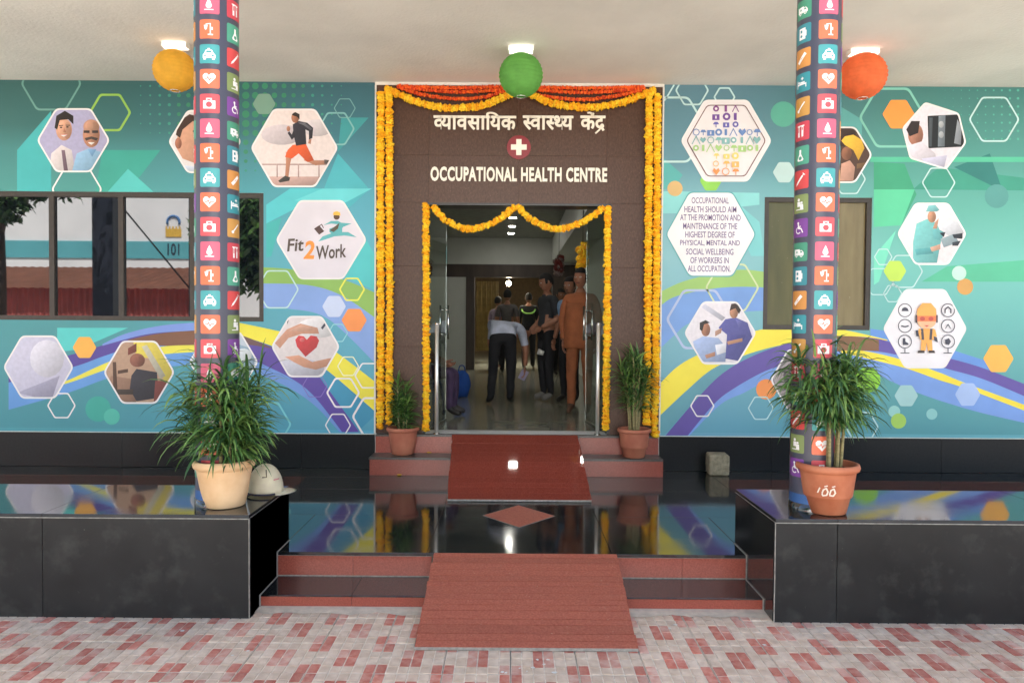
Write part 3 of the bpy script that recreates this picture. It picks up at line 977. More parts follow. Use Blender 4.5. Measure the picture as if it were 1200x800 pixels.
# two men
photo(86, 164.5, 43, 37.5, (176, 172, 206), [
    P_((224, 214, 216), (58, 202), (60, 180), (72, 170), (84, 176), (88, 202)), P_((120, 96, 110), (72, 176), (76, 176), (80, 202), (75, 202)),
    E_(SKIN, 75, 152, 9.5, 13), P_((222, 120, 110), (72, 158), (79, 157), (76, 161)), P_(HAIR, (64, 150), (66, 136), (76, 130), (86, 136), (86, 146), (80, 140), (70, 141), (67, 152)),
    P_((232, 230, 232), (71, 158.5), (79, 158), (75, 160.5)),
    E_((50, 38, 36), 71.5, 149.5, 1.6, .9, 0, 8), E_((50, 38, 36), 79, 149, 1.6, .9, 0, 8), P_((190, 130, 104), (75, 149), (77.4, 155), (74, 155)), P_((44, 36, 34), (69, 147), (74, 146.6), (74, 147.5), (69, 148)), P_((44, 36, 34), (77, 146.5), (82, 146.5), (82, 147.5), (77, 147.4)),
    P_((150, 190, 222), (84, 202), (90, 180), (104, 174), (118, 178), (126, 202)), P_((120, 164, 206), (103, 175), (108, 184), (113, 175)),
    E_(SKIN2, 107, 158, 10, 15), E_((196, 148, 124), 107, 149, 9.5, 9), P_((70, 60, 58), (99, 162), (107, 160), (115, 162), (113, 165), (107, 163), (101, 165)),
    P_((60, 50, 50), (98, 153), (105, 153), (105, 156), (98, 156)), P_((60, 50, 50), (108, 153), (115, 153), (115, 156), (108, 156)), P_((238, 234, 230), (103, 167), (111, 167), (107, 170))],
    'hexagon photo of two smiling men', BL)
# face in profile
photo(240, 166, 43, 37, (226, 220, 222), [
    P_((200, 208, 226), (205, 206), (216, 194), (236, 196), (262, 204)), P_(SKIN, (208, 160), (214, 146), (226, 139), (236, 144), (238, 160), (233, 170), (236, 178), (230, 192), (214, 186), (206, 172)),
    E_((178, 116, 92), 209, 168, 4, 6.5), P_((70, 48, 40), (206, 158), (210, 142), (222, 134), (236, 138), (238, 146), (226, 142), (214, 152), (211, 162)), P_((60, 40, 36), (226, 153), (233, 152), (233, 154), (226, 155))],
    'hexagon photo of a face in profile', BL)
# runner
photo(345, 173.5, 51.5, 46, (236, 222, 220), [
    E_((220, 208, 214), 330, 158, 24, 12), E_((226, 216, 220), 372, 150, 18, 10), P_((206, 170, 162), (300, 207), (390, 207), (390, 220), (300, 220)), P_((190, 160, 154), (296, 192), (396, 192), (396, 193.6), (296, 193.6)),
    P_((190, 160, 154), (324, 192), (325.5, 192), (325.5, 208), (324, 208)), P_((190, 160, 154), (349, 192), (350.5, 192), (350.5, 208), (349, 208)), P_((190, 160, 154), (373, 192), (374.5, 192), (374.5, 208), (373, 208)),
    P_((196, 138, 110), (335, 178), (343, 180), (340, 192), (338, 208), (334, 208), (335, 192)), P_((70, 66, 62), (326, 212), (334, 206), (340, 208), (339, 212), (328, 214)),
    P_((196, 138, 110), (358, 184), (368, 188), (384, 188), (385, 192), (370, 194), (356, 188)), P_((90, 80, 74), (380, 187), (387, 188), (386, 193), (380, 192)),
    P_((236, 100, 52), (343, 170), (358, 168), (368, 188), (360, 190), (350, 180), (342, 186), (334, 184), (337, 176)),
    P_((52, 50, 60), (343, 146), (350, 142), (360, 144), (367, 150), (366, 162), (362, 164), (362, 154), (358, 152), (359, 169), (347, 171), (344, 158)),
    P_((52, 50, 60), (344, 152), (346, 160), (342, 164), (337, 156), (339, 154), (342, 158)), P_((196, 138, 110), (362, 164), (365, 163), (364, 169), (361, 168)), E_((196, 138, 110), 338, 151, 2.2, 3.2),
    E_((186, 126, 98), 346, 138, 4.6, 6.2), P_(HAIR, (342, 134), (346, 131.5), (351, 134), (351, 140), (348, 137), (343, 135.5)), P_((110, 108, 116), (349, 144), (357, 144), (366, 151), (364, 153), (356, 147))],
    'hexagon photo of a runner in orange shorts', BL)
# fit to work badge
hx = photo(376.5, 281, 53.5, 46.5, (222, 216, 226), [
    P_((96, 178, 184), (373, 283), (378, 277), (392, 272), (408, 272), (418, 278), (404, 276), (392, 277), (380, 281)),
    P_((96, 178, 184), (379, 264), (388, 259), (396, 259), (400, 261), (412, 262), (402, 266), (399, 272), (393, 274), (396, 263), (388, 262)),
    P_((96, 178, 184), (386, 268), (392, 266), (397, 262), (401, 262), (401, 273), (393, 276), (386, 272)), P_((86, 76, 60), (386, 270), (393, 265), (398, 261), (396, 268), (391, 272)),
    E_((92, 66, 46), 394.5, 254, 3.6, 3.6), P_((240, 190, 80), (390, 252), (391, 248.5), (395, 247.5), (398.5, 249), (399, 252.5)), P_((82, 58, 56), (368, 268), (374, 264), (380, 271), (374, 275)),
    ] + [((82, 58, 56), q) for q in line([(374, 265), (377, 263), (379, 267)], 1)],
    'white hexagon badge with a leaping worker and slogan', BL, photo_ink=False)

# ------------------------------------------------------------------ lettering
_tc = bpy.data.curves.new('txt', 'FONT')
_to = bpy.data.objects.new('txt', _tc)
COL.objects.link(_to)
def text_bm(body, bold=0.0, extrude=0.0):
    _tc.body = body
    _tc.offset = bold
    _tc.extrude = extrude
    _tc.resolution_u = 3
    bpy.context.view_layer.update()
    me = bpy.data.meshes.new_from_object(_to.evaluated_get(bpy.context.evaluated_depsgraph_get()))
    bm = bmesh.new()
    bm.from_mesh(me)
    bpy.data.meshes.remove(me)
    bmesh.ops.remove_doubles(bm, verts=bm.verts, dist=1e-5)
    return bm
def bounds(bm):
    xs = [v.co.x for v in bm.verts]
    ys = [v.co.y for v in bm.verts]
    return min(xs), max(xs), min(ys), max(ys)
def place_bm(bm, rect, Y, org, depth=1.0, zb=None, rot=0):
    """fit letters (x,y,z=depth) into a photo rectangle on plane Y"""
    x0, x1, y0, y1 = zb or bounds(bm)
    c = PY((rect[0] + rect[2]) / 2, (rect[1] + rect[3]) / 2, Y)
    wd = PY(rect[2], rect[1], Y).x - PY(rect[0], rect[1], Y).x
    ht = PY(rect[0], rect[1], Y).z - PY(rect[0], rect[3], Y).z
    for v in bm.verts:
        u = ((v.co.x - (x0 + x1) / 2) / (x1 - x0)) * wd
        q = ((v.co.y - (y0 + y1) / 2) / (y1 - y0)) * ht
        if rot:
            u, q = u * math.cos(rot) - q * math.sin(rot), u * math.sin(rot) + q * math.cos(rot)
        v.co = Vector((c.x + u, Y - v.co.z * depth, c.z + q)) - Vector(org)
    return bm
def islands(bm):
    seen, out = set(), []
    for v in bm.verts:
        if v in seen: continue
        st_, comp = [v], set()
        while st_:
            a = st_.pop()
            if a in comp: continue
            comp.add(a)
            st_ += [e.other_vert(a) for e in a.link_edges]
        seen |= comp
        out.append(comp)
    return out
def split(bm, name, m, parent):
    for comp in sorted(islands(bm), key=lambda c: min(v.co.x for v in c)):
        idx = {v: i for i, v in enumerate(comp)}
        me = bpy.data.meshes.new(name)
        fs = [[idx[v] for v in f.verts] for f in bm.faces if f.verts[0] in comp]
        me.from_pydata([v.co for v in idx], [], fs)
        obj(name, me, m, parent)
    bm.free()
# slogan on the badge
for body, rect, rgb, bold, rt in (('Fit', (336, 279.5, 356, 294.5), (86, 72, 66), .02, R(3)), ('2', (355.5, 282, 368.5, 303.5), (246, 150, 62), .03, 0), ('Work', (371, 287, 405.5, 303), (86, 72, 66), .02, R(5))):
    bm = text_bm(body, bold)
    for v in bm.verts: v.co.x += v.co.y * .16
    obj('slogan_word', place_bm(bm, rect, -.0112, oL, rot=rt), prn(rgb), hx)
# heart in hands
photo(358, 406, 40.5, 36, (226, 216, 216), [
    E_((240, 236, 238), 372, 384, 24, 12), E_((206, 204, 216), 350, 432, 30, 12), P_((214, 158, 132), (322, 402), (336, 386), (352, 379), (372, 384), (374, 391), (354, 391), (338, 396), (328, 408)),
    P_((224, 174, 150), (336, 388), (354, 380), (372, 386), (352, 388)), P_((216, 158, 130), (334, 418), (350, 416), (366, 424), (384, 420), (396, 418), (394, 426), (370, 433), (356, 430), (344, 424)),
    P_((206, 60, 66), (358, 418), (348, 406), (346, 398), (350, 393), (356, 394), (359.5, 398), (364, 393), (371, 394), (374, 399), (371, 407)), E_((230, 110, 112), 354, 398, 3, 2.5),
    P_((70, 72, 90), (376, 384), (382, 376), (384, 378), (378, 386)), P_((60, 60, 70), (336, 374), (339, 372), (337, 380))], 'hexagon photo of hands sheltering a red heart', BL)
photo(262, 424, 41, 36, (196, 206, 218), [P_((150, 176, 196), (270, 400), (300, 410), (296, 440), (276, 452)), E_((222, 228, 232), 285, 416, 10, 8)], 'pale hexagon photo half hidden by the pillar', BL)
photo(45, 430, 41.5, 37, (206, 202, 222), [E_((226, 222, 234), 55, 420, 20, 22), P_((180, 176, 200), (20, 460), (70, 440), (60, 470))], 'pale lavender hexagon photo at far left', BL)
photo(163, 436, 42, 37, (186, 152, 128), [
    P_((160, 124, 104), (120, 470), (130, 440), (156, 444), (160, 474)), P_((226, 206, 90), (156, 400), (184, 400), (204, 440), (196, 452), (178, 420), (160, 418)), P_((196, 190, 170), (166, 406), (172, 404), (194, 440), (188, 444)),
    P_((130, 70, 60), (150, 408), (160, 402), (160, 412), (150, 416)), E_((150, 96, 80), 161, 422, 9, 8), P_((52, 52, 62), (154, 440), (160, 432), (184, 436), (186, 466), (160, 470), (152, 456)),
    P_((120, 60, 56), (182, 446), (196, 446), (190, 472), (180, 472)), P_((92, 66, 54), (132, 424), (136, 424), (138, 466), (133, 466)), P_((92, 66, 54), (138, 434), (150, 432), (150, 436), (138, 438)), P_((70, 60, 56), (134, 456), (156, 456), (156, 462), (134, 462))],
    'hexagon photo of a worker in a yellow vest at a machine', BL)

# ------------------------------------------------------------------ right mural
RX0, RX1 = PX1 + .006, 5.4
mR, oR = mural('teal printed mural right of the portal with framed occupational health text', RX0, RX1, [RW],
               lambda o0: gradient_mat('mural_ground_right', o0, PY(860, 300, 0).x, PY(1050, 300, 0).x,
                                       [(98, (74, 134, 142)), (190, (84, 154, 162)), (226, (112, 190, 192)), (300, (132, 206, 206)), (360, (126, 202, 206)), (440, (100, 180, 196)), (505, (88, 176, 192))],
                                       [(98, (46, 126, 114)), (180, (64, 160, 142)), (240, (84, 186, 162)), (300, (108, 210, 188)), (400, (100, 200, 192)), (460, (88, 182, 188)), (505, (68, 164, 166))]))
BR = dict(parent=mR, org=oR, cut=[RW], xr=(RX0, RX1))
multi('facet', [((86, 172, 170), [(776, 184), (800, 205), (790, 220), (776, 222)]), ((136, 208, 208), [(776, 224), (890, 226), (890, 240), (800, 250), (776, 250)]), ((124, 200, 202), [(850, 226), (890, 260), (896, 300), (880, 300)]),
                ((62, 160, 124), [(1024, 190), (1060, 192), (1074, 228), (1056, 264), (1024, 264)]), ((92, 200, 156), [(1024, 222), (1072, 222), (1056, 264), (1024, 266)]), ((60, 150, 130), [(1070, 222), (1100, 196), (1260, 216), (1260, 224)]),
                ((44, 120, 116), [(1118, 196), (1160, 180), (1175, 224)]), ((120, 218, 190), [(1024, 300), (1050, 270), (1030, 330), (1024, 334)]), ((88, 186, 150), [(1080, 330), (1110, 312), (1260, 300), (1260, 330)]),
                ((94, 166, 164), [(960, 140), (985, 125), (1010, 140), (1010, 180)]), ((84, 186, 152), [(1020, 184), (1260, 184), (1260, 190), (1020, 190)])], -.0045, **BR)
dt = []
for i in range(18):
    for j in range(7):
        x, y = 1060 + i * 9.5, 106 + j * 9.5
        s = max(0, (x - 1085) * .014)
        if .3 < s: dt.append(((84, 170, 150), el(x, y, min(2.4, s), min(2.4, s), n=8)))
flat('halftone_dots', dt, -.0047, step=0, **BR)['kind'] = 'stuff'
group_band('colour_band', [(770, 344), (800, 330), (840, 320), (870, 316), (900, 319)], [(770, 362), (790, 348), (830, 339), (865, 336), (900, 337)], (156, 196, 110), -.0052, **BR)
group_band('colour_band', [(770, 362), (790, 348), (830, 339), (865, 336), (900, 337)], [(770, 412), (790, 393), (812, 377), (868, 366), (900, 364)], (118, 158, 218), -.0053, **BR)
yT = [(770, 453), (792, 431), (817, 416), (860, 398), (892, 386), (930, 384), (985, 386), (1040, 398)]
yB = [(770, 490), (804, 458), (837, 431), (882, 413), (927, 402), (960, 398), (1000, 397), (1040, 399)]
pT = [(780, 510), (815, 469), (846, 438), (882, 417), (927, 401), (965, 394), (1000, 394), (1030, 397), (1060, 406), (1110, 419), (1160, 434), (1250, 470)]
pB = [(806, 510), (837, 473), (860, 455), (896, 435), (927, 425), (960, 414), (1000, 411), (1030, 412), (1060, 418), (1110, 432), (1160, 447), (1250, 486)]
bB = [(808, 510), (844, 474), (872, 460), (900, 446), (927, 440), (960, 428), (1000, 428), (1030, 440), (1070, 458), (1110, 472), (1160, 486), (1250, 506)]
group_band('colour_band', yT, yB, (244, 226, 74), -.0054, **BR)
group_band('colour_band', yB[:6], [(776, 512), (815, 469), (846, 438), (882, 417), (927, 403), (960, 398)], (98, 158, 172), -.0053, **BR)
group_band('colour_band', [(1020, 385), (1060, 392), (1110, 408), (1160, 424)], [(1020, 398), (1060, 407), (1110, 420), (1160, 436)], (104, 150, 218), -.0053, **BR)
group_band('colour_band', pT, pB, (100, 84, 162), -.0056, **BR)
group_band('colour_band', [(935, 398), (965, 394), (1000, 394), (1030, 398)], [(935, 420), (965, 413), (1000, 411), (1030, 411)], (134, 98, 70), -.0058, **BR)
group_band('colour_band', pB, bB, (122, 160, 224), -.0055, **BR)
group_band('colour_band', [(985, 411), (1012, 411), (1056, 421), (1100, 436), (1140, 452), (1250, 492)], [(985, 413), (1008, 418), (1060, 431), (1100, 445), (1140, 458), (1250, 500)], (246, 224, 70), -.0059, **BR)
multi('disc', [((88, 168, 148), el(918, 134, 15, 15)), ((214, 178, 118), el(791, 221, 9, 9)), ((244, 150, 82), el(898, 456, 12, 12)), ((150, 214, 66), el(1017, 445, 15, 15)),
              ((150, 206, 200), el(1048, 482, 7, 7)), ((164, 206, 96), el(1053, 493, 9, 9)), ((140, 198, 196), el(1092, 485, 6.5, 6.5)), ((212, 160, 90), el(1131, 336, 9.5, 9.5)), ((190, 226, 214), el(1124, 320, 8.5, 8.5)), ((84, 150, 146), el(1168, 230, 14, 14))], -.006, **BR)
outlines([(1046, 138, 40, 3.0, (128, 196, 180)), (786, 152, 44, 2.6, PALE), (811, 106, 20, 2, PALE), (849, 114, 13, 2, PALE), (768, 98, 24, 2.0, PALE), (1035, 301, 11, 1.4, PALE), (1060, 318, 22, 1.6, PALE), (1046, 344, 11.5, 1.4, PALE),
          (1030, 330, 18, 1.4, PALE), (820, 374, 40, 3, (176, 190, 222)), (858, 337, 32, 2.2, (206, 218, 170)), (823, 475.5, 14.5, 1.7, WHT), (891.6, 478, 15.5, 1.5, PALE), (1010, 500, 20, 1.8, PALE), (995, 210, 20, 1.6, PALE), (1100, 214, 20, 1.6, PALE), (1165, 140, 30, 2, PALE)], BR)
dots_hex([(919, 202, 13.5, (186, 214, 212)), (1053, 134, 19, (244, 152, 72)), (1048.7, 317.5, 13.5, (190, 224, 92)), (1062, 463.5, 14, (164, 206, 206)), (1134, 462, 15, (170, 194, 236)), (1170, 420, 18, (246, 182, 84)), (833, 212, 13, (142, 206, 84))], BR)
# cross of coloured icons
ic = []
rr_ = random.Random(3)
def rainbow(y):
    st_ = [(124, (140, 70, 130)), (140, (110, 80, 160)), (152, (96, 120, 190)), (162, (120, 170, 190)), (172, (150, 196, 130)), (180, (214, 214, 120)), (188, (246, 196, 110)), (204, (240, 140, 80))]
    for (a, c0), (b, c1) in zip(st_, st_[1:]):
        if a <= y <= b:
            t = (y - a) / (b - a)
            return tuple(int(p + (q - p) * t) for p, q in zip(c0, c1))
    return st_[0][1] if y < 124 else st_[-1][1]
def micro(x, y, s, k):
    c = rainbow(y)
    if k == 0: return [(c, el(x, y, s, s, n=10)), ((232, 226, 228), el(x, y, s * .45, s * .45, n=8))]
    if k == 1: return [(c, [(x, y + s), (x - s, y - s * .2), (x - s * .6, y - s), (x, y - s * .4), (x + s * .6, y - s), (x + s, y - s * .2)])]
    if k == 2: return [(c, [(x - s, y - s * .6), (x + s, y - s * .6), (x + s, y + s), (x - s, y + s)]), ((232, 226, 228), [(x - s * .2, y - s * .2), (x + s * .2, y - s * .2), (x + s * .2, y + s * .6), (x - s * .2, y + s * .6)])]
    if k == 3: return [(c, q) for q in line([(x - s, y + s), (x, y - s), (x + s, y + s)], 1)]
    if k == 4: return [(c, [(x - s, y), (x - s * .5, y - s * .8), (x + s * .5, y - s * .8), (x + s, y)]), (c, [(x - .5, y), (x + .5, y), (x + .5, y + s), (x - .5, y + s)])]
    if k == 5: return [(c, [(x - s * .4, y - s), (x + s * .4, y - s), (x + s * .4, y + s), (x - s * .4, y + s)])]
    return [(c, q) for q in ring(el(x, y, s, s, n=8), 1)]
kk = 0
for j in range(9):
    y = 127.5 + j * 9.2
    xs = [839.5, 851, 862] if j < 3 or j > 5 else [815.5, 824, 833, 842, 851, 860, 869.5, 878.5, 887]
    for x in xs:
        ic += micro(x + rr_.uniform(-.6, .6), y, rr_.choice((4.2, 4.6, 3.6)), (kk * 5 + j) % 7)
        kk += 1
h = photo(851, 165, 53.5, 48, (232, 226, 228), [((110, 70, 70), q) for q in ring(hexp(851, 165, 46.8, 42, rr=4), 1.2)] + ic, 'white hexagon with a cross made of coloured health icons', BR, photo_ink=False)
# framed text
h = photo(833, 274.5, 53.5, 50, (238, 234, 236), [], 'white hexagon framing a text on occupational health', BR, photo_ink=False, rim=(96, 168, 172), border=1.6)
for body, y, x0, x1 in (('OCCUPATIONAL', 235, 810.5, 854), ('HEALTH SHOULD AIM', 245.4, 802, 863), ('AT THE PROMOTION AND', 255, 797, 868), ('MAINTENANCE OF THE', 265, 800.5, 864), ('HIGHEST DEGREE OF', 275, 803, 861),
                        ('PHYSICAL, MENTAL AND', 285, 797, 867), ('SOCIAL WELLBEING', 295, 804, 859.5), ('OF WORKERS IN', 305, 809, 854), ('ALL OCCUPATION.', 314.8, 806, 856)):
    obj('text_line', place_bm(text_bm(body, .012), (x0, y - 3.6, x1, y + 3.6), -.0082, oR), prn((104, 84, 136)), h)
# patient and nurse
photo(844, 390, 42.5, 37, (232, 226, 232), [
    P_((206, 204, 218), (826, 356), (850, 372), (846, 376), (822, 360)), P_((170, 188, 226), (812, 400), (824, 394), (842, 396), (852, 408), (850, 424), (818, 424)), P_((236, 236, 244), (838, 404), (850, 402), (852, 412), (840, 416)),
    E_((176, 122, 96), 827, 386, 5.4, 8), P_(HAIR, (820, 386), (820, 378), (827, 375), (832, 378), (825, 380), (823, 388)), P_((192, 140, 112), (826, 416), (838, 412), (838, 417), (828, 420)),
    P_((92, 92, 160), (842, 384), (850, 374), (862, 372), (876, 378), (882, 396), (872, 424), (850, 420), (852, 392)), P_((110, 110, 178), (862, 374), (866, 384), (870, 376)), P_((80, 80, 146), (856, 392), (874, 392), (872, 398), (856, 402)),
    E_((192, 138, 108), 860, 366, 5, 7), P_((60, 40, 36), (855, 364), (857, 356), (864, 355), (869, 362), (866, 368), (862, 361)), P_((196, 146, 116), (852, 400), (870, 396), (870, 400), (853, 404)), P_((190, 150, 130), (838, 388), (846, 384), (845, 390), (838, 394))],
    'hexagon photo of a nurse with a seated patient', BR)
photo(942, 445, 39.5, 36, (130, 122, 126), [P_((170, 160, 160), (906, 440), (926, 420), (930, 470), (912, 466)), E_((96, 86, 92), 930, 440, 12, 16)], 'grey hexagon photo half hidden behind the leafy plant', BR)
# worker in yellow helmet
photo(984, 181.5, 38.5, 33, (84, 60, 50), [
    P_((60, 44, 40), (986, 150), (1002, 150), (1004, 170), (984, 172)), P_((240, 190, 66), (986, 165), (990, 160), (1000, 158), (1010, 164), (1013, 174), (1006, 188), (1000, 176), (990, 170)), P_((208, 160, 140), (986, 192), (996, 188), (1002, 196), (1000, 212), (984, 212)),
    P_((120, 90, 60), (1004, 192), (1018, 190), (1014, 196), (1004, 198)), E_((150, 100, 76), 992, 180, 6, 8)], 'hexagon photo of a worker in a yellow helmet', BR)
# radiograph
photo(1095, 159.5, 40, 40, (226, 220, 230), [
    P_((30, 34, 40), (1087, 136), (1128, 134), (1130, 172), (1088, 174)), P_((120, 130, 140), (1100, 136), (1108, 135), (1107, 172), (1099, 172)), P_((80, 88, 96), (1089, 138), (1093, 138), (1092, 172), (1089, 172)), P_((150, 156, 166), (1122, 140), (1127, 150), (1126, 170), (1118, 168)),
    E_((176, 180, 186), 1103, 146, 3, 4), E_((176, 180, 186), 1103, 158, 3, 4), E_((186, 130, 110), 1073, 158, 9, 13), P_((50, 40, 42), (1062, 152), (1068, 142), (1078, 142), (1076, 156), (1066, 160)), P_((220, 214, 226), (1060, 172), (1080, 166), (1096, 180), (1100, 200), (1064, 188)),
    P_((206, 204, 228), (1080, 186), (1110, 182), (1106, 198), (1086, 194))], 'tilted hexagon photo of a doctor reading a radiograph', BR, pts=[(1084, 119.5), (1124, 132.5), (1132.5, 167.5), (1109, 199), (1066, 186), (1057, 150)])
# lab worker
photo(1092, 274, 41, 36.5, (234, 226, 230), [
    E_((214, 216, 224), 1118, 268, 14, 9), P_((124, 198, 198), (1070, 308), (1070, 284), (1074, 262), (1088, 256), (1098, 262), (1104, 276), (1098, 308)), P_((96, 172, 176), (1072, 292), (1092, 290), (1094, 297), (1074, 299)), P_((112, 186, 190), (1092, 264), (1106, 272), (1104, 282), (1094, 280)),
    E_((198, 146, 116), 1092, 254, 5, 7), P_((130, 196, 200), (1085, 248), (1088, 241), (1096, 240), (1101, 246), (1098, 248)), P_((204, 156, 128), (1096, 260), (1100, 256), (1098, 268), (1093, 268)), P_((214, 170, 146), (1090, 290), (1102, 286), (1102, 292), (1092, 295)),
    P_((150, 168, 176), (1102, 280), (1118, 274), (1124, 284), (1106, 290)), P_((44, 50, 58), (1101, 273), (1108, 272), (1106, 278)), P_((44, 50, 58), (1116, 275), (1128, 273), (1128, 280), (1118, 279)), P_((60, 66, 74), (1116, 284), (1126, 282), (1124, 288), (1116, 288))],
    'hexagon photo of a lab worker in a green gown', BR)
# worker with protective gear
def gear(cx, cy, k):
    n = (70, 72, 86)
    o = [(n, q) for q in ring(el(cx, cy, 8.2, 8.2), 1)]
    if k == 0: o.append((n, [(cx - 4, cy + 1), (cx - 3, cy - 2.5), (cx, cy - 3.8), (cx + 3, cy - 2.5), (cx + 4.4, cy + 1)]))
    if k == 1: o += [(n, q) for q in line([(cx - 4, cy), (cx - 1, cy + .8), (cx + 1, cy + .8), (cx + 4, cy)], 1.6)]
    if k == 2: o.append((n, [(cx - 2.5, cy - 4), (cx + .5, cy - 4), (cx + .5, cy), (cx + 4, cy + 2), (cx + 4, cy + 4), (cx - 2.5, cy + 4)]))
    if k == 3: o += [(n, q) for q in line([(cx - 3.4, cy + 3), (cx - 3.4, cy - 1), (cx, cy - 4), (cx + 3.4, cy - 1), (cx + 3.4, cy + 3)], 1.4)]
    if k == 4: o += [(n, q) for q in line([(cx - 3, cy + 3), (cx, cy - 2), (cx + 3, cy + 3)], .9)]
    if k == 5: o.append((n, [(cx - 3.4, cy - 2), (cx + 1, cy - 4), (cx + 3.4, cy), (cx + 1, cy + 4), (cx - 3, cy + 3)]))
    return o
ppe = []
for (x, k0) in ((1060.5, 0), (1111, 3)):
    for j in range(3): ppe += gear(x, 363.5 + j * 18.3, k0 + j)
    ppe += [((70, 72, 86), q) for q in line([(x, 408), (x, 413.5)], 1) + line([(x - 5, 413.5), (x + 5, 413.5)], 1)]
OR_, ORD = (246, 176, 92), (236, 130, 84)
ppe += [P_(OR_, (1080, 396), (1092, 396), (1093, 411), (1087.4, 411), (1086, 401), (1084.6, 411), (1079, 411)), P_(OR_, (1077, 385), (1095, 385), (1095, 398), (1078, 398)), P_((86, 80, 86), (1079, 385), (1082, 385), (1083, 398), (1080, 398)), P_((86, 80, 86), (1090, 385), (1093, 385), (1092, 398), (1089, 398)),
        P_(OR_, (1077, 386), (1080, 388), (1076, 394), (1074, 392)), P_(OR_, (1094, 386), (1096, 386), (1098, 394), (1095, 395)), P_((70, 72, 86), (1073, 387), (1076, 387), (1077, 394), (1074, 394)), P_((70, 72, 86), (1094, 394), (1098, 395), (1099, 401), (1095, 399)),
        E_((244, 190, 150), 1086, 376, 11, 9), P_(OR_, (1074, 374), (1075, 362), (1081, 355), (1091, 355), (1097, 362), (1098, 374)), P_(ORD, (1075, 370), (1097, 370), (1097, 376.5), (1075, 376.5)), E_((200, 90, 80), 1081, 373.4, 3, 2.4), E_((200, 90, 80), 1091, 373.4, 3, 2.4),
        P_((80, 70, 76), (1073, 369), (1075, 369), (1075, 378), (1073, 378)), P_((80, 70, 76), (1097, 369), (1099, 369), (1099, 378), (1097, 378)), P_((70, 60, 60), (1075.5, 413.5), (1076, 410.5), (1083.5, 410.5), (1083.5, 413.5)), P_((70, 60, 60), (1088.5, 410.5), (1095, 410.5), (1096, 413.5), (1088.5, 413.5)), P_((220, 90, 90), (1083, 381), (1089, 381), (1086, 383))]
photo(1084, 385, 49.5, 46.5, (236, 232, 236), ppe, 'white hexagon with a cartoon worker and protective gear icons', BR, photo_ink=False)

# ------------------------------------------------------------------ portal lettering
cream = mat('cream_letter', (240, 232, 216), rough=.45, var=.04)
s1 = tag(empty('english_sign', (PY(608, 213, PORT_Y).x, PORT_Y, PY(608, 213, PORT_Y).z)), 'raised cream English lettering OCCUPATIONAL HEALTH CENTRE over the door', 'sign')
_tc.space_character = 1.1
bm = text_bm('OCCUPATIONAL HEALTH CENTRE', .034, .5)
_tc.space_character = 1.0
split(place_bm(bm, (504.5, 196, 711.5, 213), PORT_Y - .0065, s1.location, depth=.012), 'letter', cream, s1)
s2 = tag(empty('hindi_sign', (PY(608, 155, PORT_Y).x, PORT_Y, PY(608, 155, PORT_Y).z)), 'raised cream Hindi lettering above the red cross emblem', 'sign')
def fat(ch):
    out = bmesh.new()
    for k, (ox, oy) in enumerate(((0, 0), (-.014, .006), (.014, -.006), (.004, .012), (-.004, -.012))):
        b1 = text_bm(ch, .012, .5)
        bmesh.ops.translate(b1, verts=b1.verts, vec=(ox, oy, .03 * k))
        me = bpy.data.meshes.new('g')
        b1.to_mesh(me); b1.free()
        out.from_mesh(me)
        bpy.data.meshes.remove(me)
    return out
def glyph(ch):
    bm = fat(ch)
    b_ = bounds(bm)
    return bm, b_[1] - .03
def half(ch):
    bm, adv = glyph(ch)
    low = [v.co.x for v in bm.verts if v.co.y < .05 and v.co.x > adv * .5]
    xcut = min(low) + .03
    bmesh.ops.bisect_plane(bm, geom=bm.verts[:] + bm.edges[:] + bm.faces[:], plane_co=(xcut, 0, 0), plane_no=(1, 0, 0), clear_outer=True)
    return bm, xcut - .03
def compose(seq):
    out = bmesh.new()
    x = 0
    for g in seq:
        if g[0] == '#':
            bm, adv = half(g[1])
        elif g == 'ि':
            bm, adv = glyph(g); adv = .245
        elif g in ('े', 'ं'):
            bm = fat(g); adv = 0
        elif g == 'DR':
            bm, adv = glyph('द')
            tube(bm, [(.36, .16, 0), (.24, -.02, 0), (.02, -.20, 0)], .05, 6)
        else:
            bm, adv = glyph(g)
        me = bpy.data.meshes.new('g')
        bmesh.ops.translate(bm, verts=bm.verts, vec=(x, 0, 0))
        bm.to_mesh(me); bm.free()
        out.from_mesh(me)
        bpy.data.meshes.remove(me)
        x += adv
    return out
words = [(['#व', 'य', 'ा', 'व', 'स', 'ा', 'ि', 'य', 'क'], 508, 605), (['#स', 'व', 'ा', '#स', '#थ', 'य'], 612.5, 672), (['क', 'े', 'ं', 'DR'], 680, 709.5)]
for seq, x0, x1 in words:
    bm = compose(seq)
    b_ = bounds(bm)
    for v in bm.verts:
        if v.co.y > .65: v.co.y = .65 + (v.co.y - .65) * .66
    b_ = bounds(bm)
    # headline sits at the same height in each word
    k = (151.6 - 136.4) / .622
    obj('word', place_bm(bm, (x0, 151.6 - b_[3] * k, x1, 151.6 - b_[2] * k), PORT_Y - .0065, s2.location, depth=.012), cream, s2)
s3 = tag(empty('cross_emblem', PY(608, 173, PORT_Y)), 'round dark red emblem with a white cross between the two sign lines', 'emblem')
def disc_bm(r, y0, y1, n=40):
    bm = bmesh.new()
    tube(bm, [(0, y0, 0), (0, y1, 0)], r, n)
    return bm
rp = (PY(622, 173, PORT_Y).x - PY(608, 173, PORT_Y).x)
obj('disc', disc_bm(rp, -.0005, -.012), mat('dark_red_enamel', (132, 26, 34), rough=.35), s3)
bm = bmesh.new()
a, b_ = rp * .66, rp * .22
box(bm, -a, a, -.018, -.0125, -b_, b_)
box(bm, -b_, b_, -.018, -.0125, b_, a)
box(bm, -b_, b_, -.018, -.0125, -a, -b_)
obj('cross', bm, cream, s3)
COL.objects.unlink(_to)
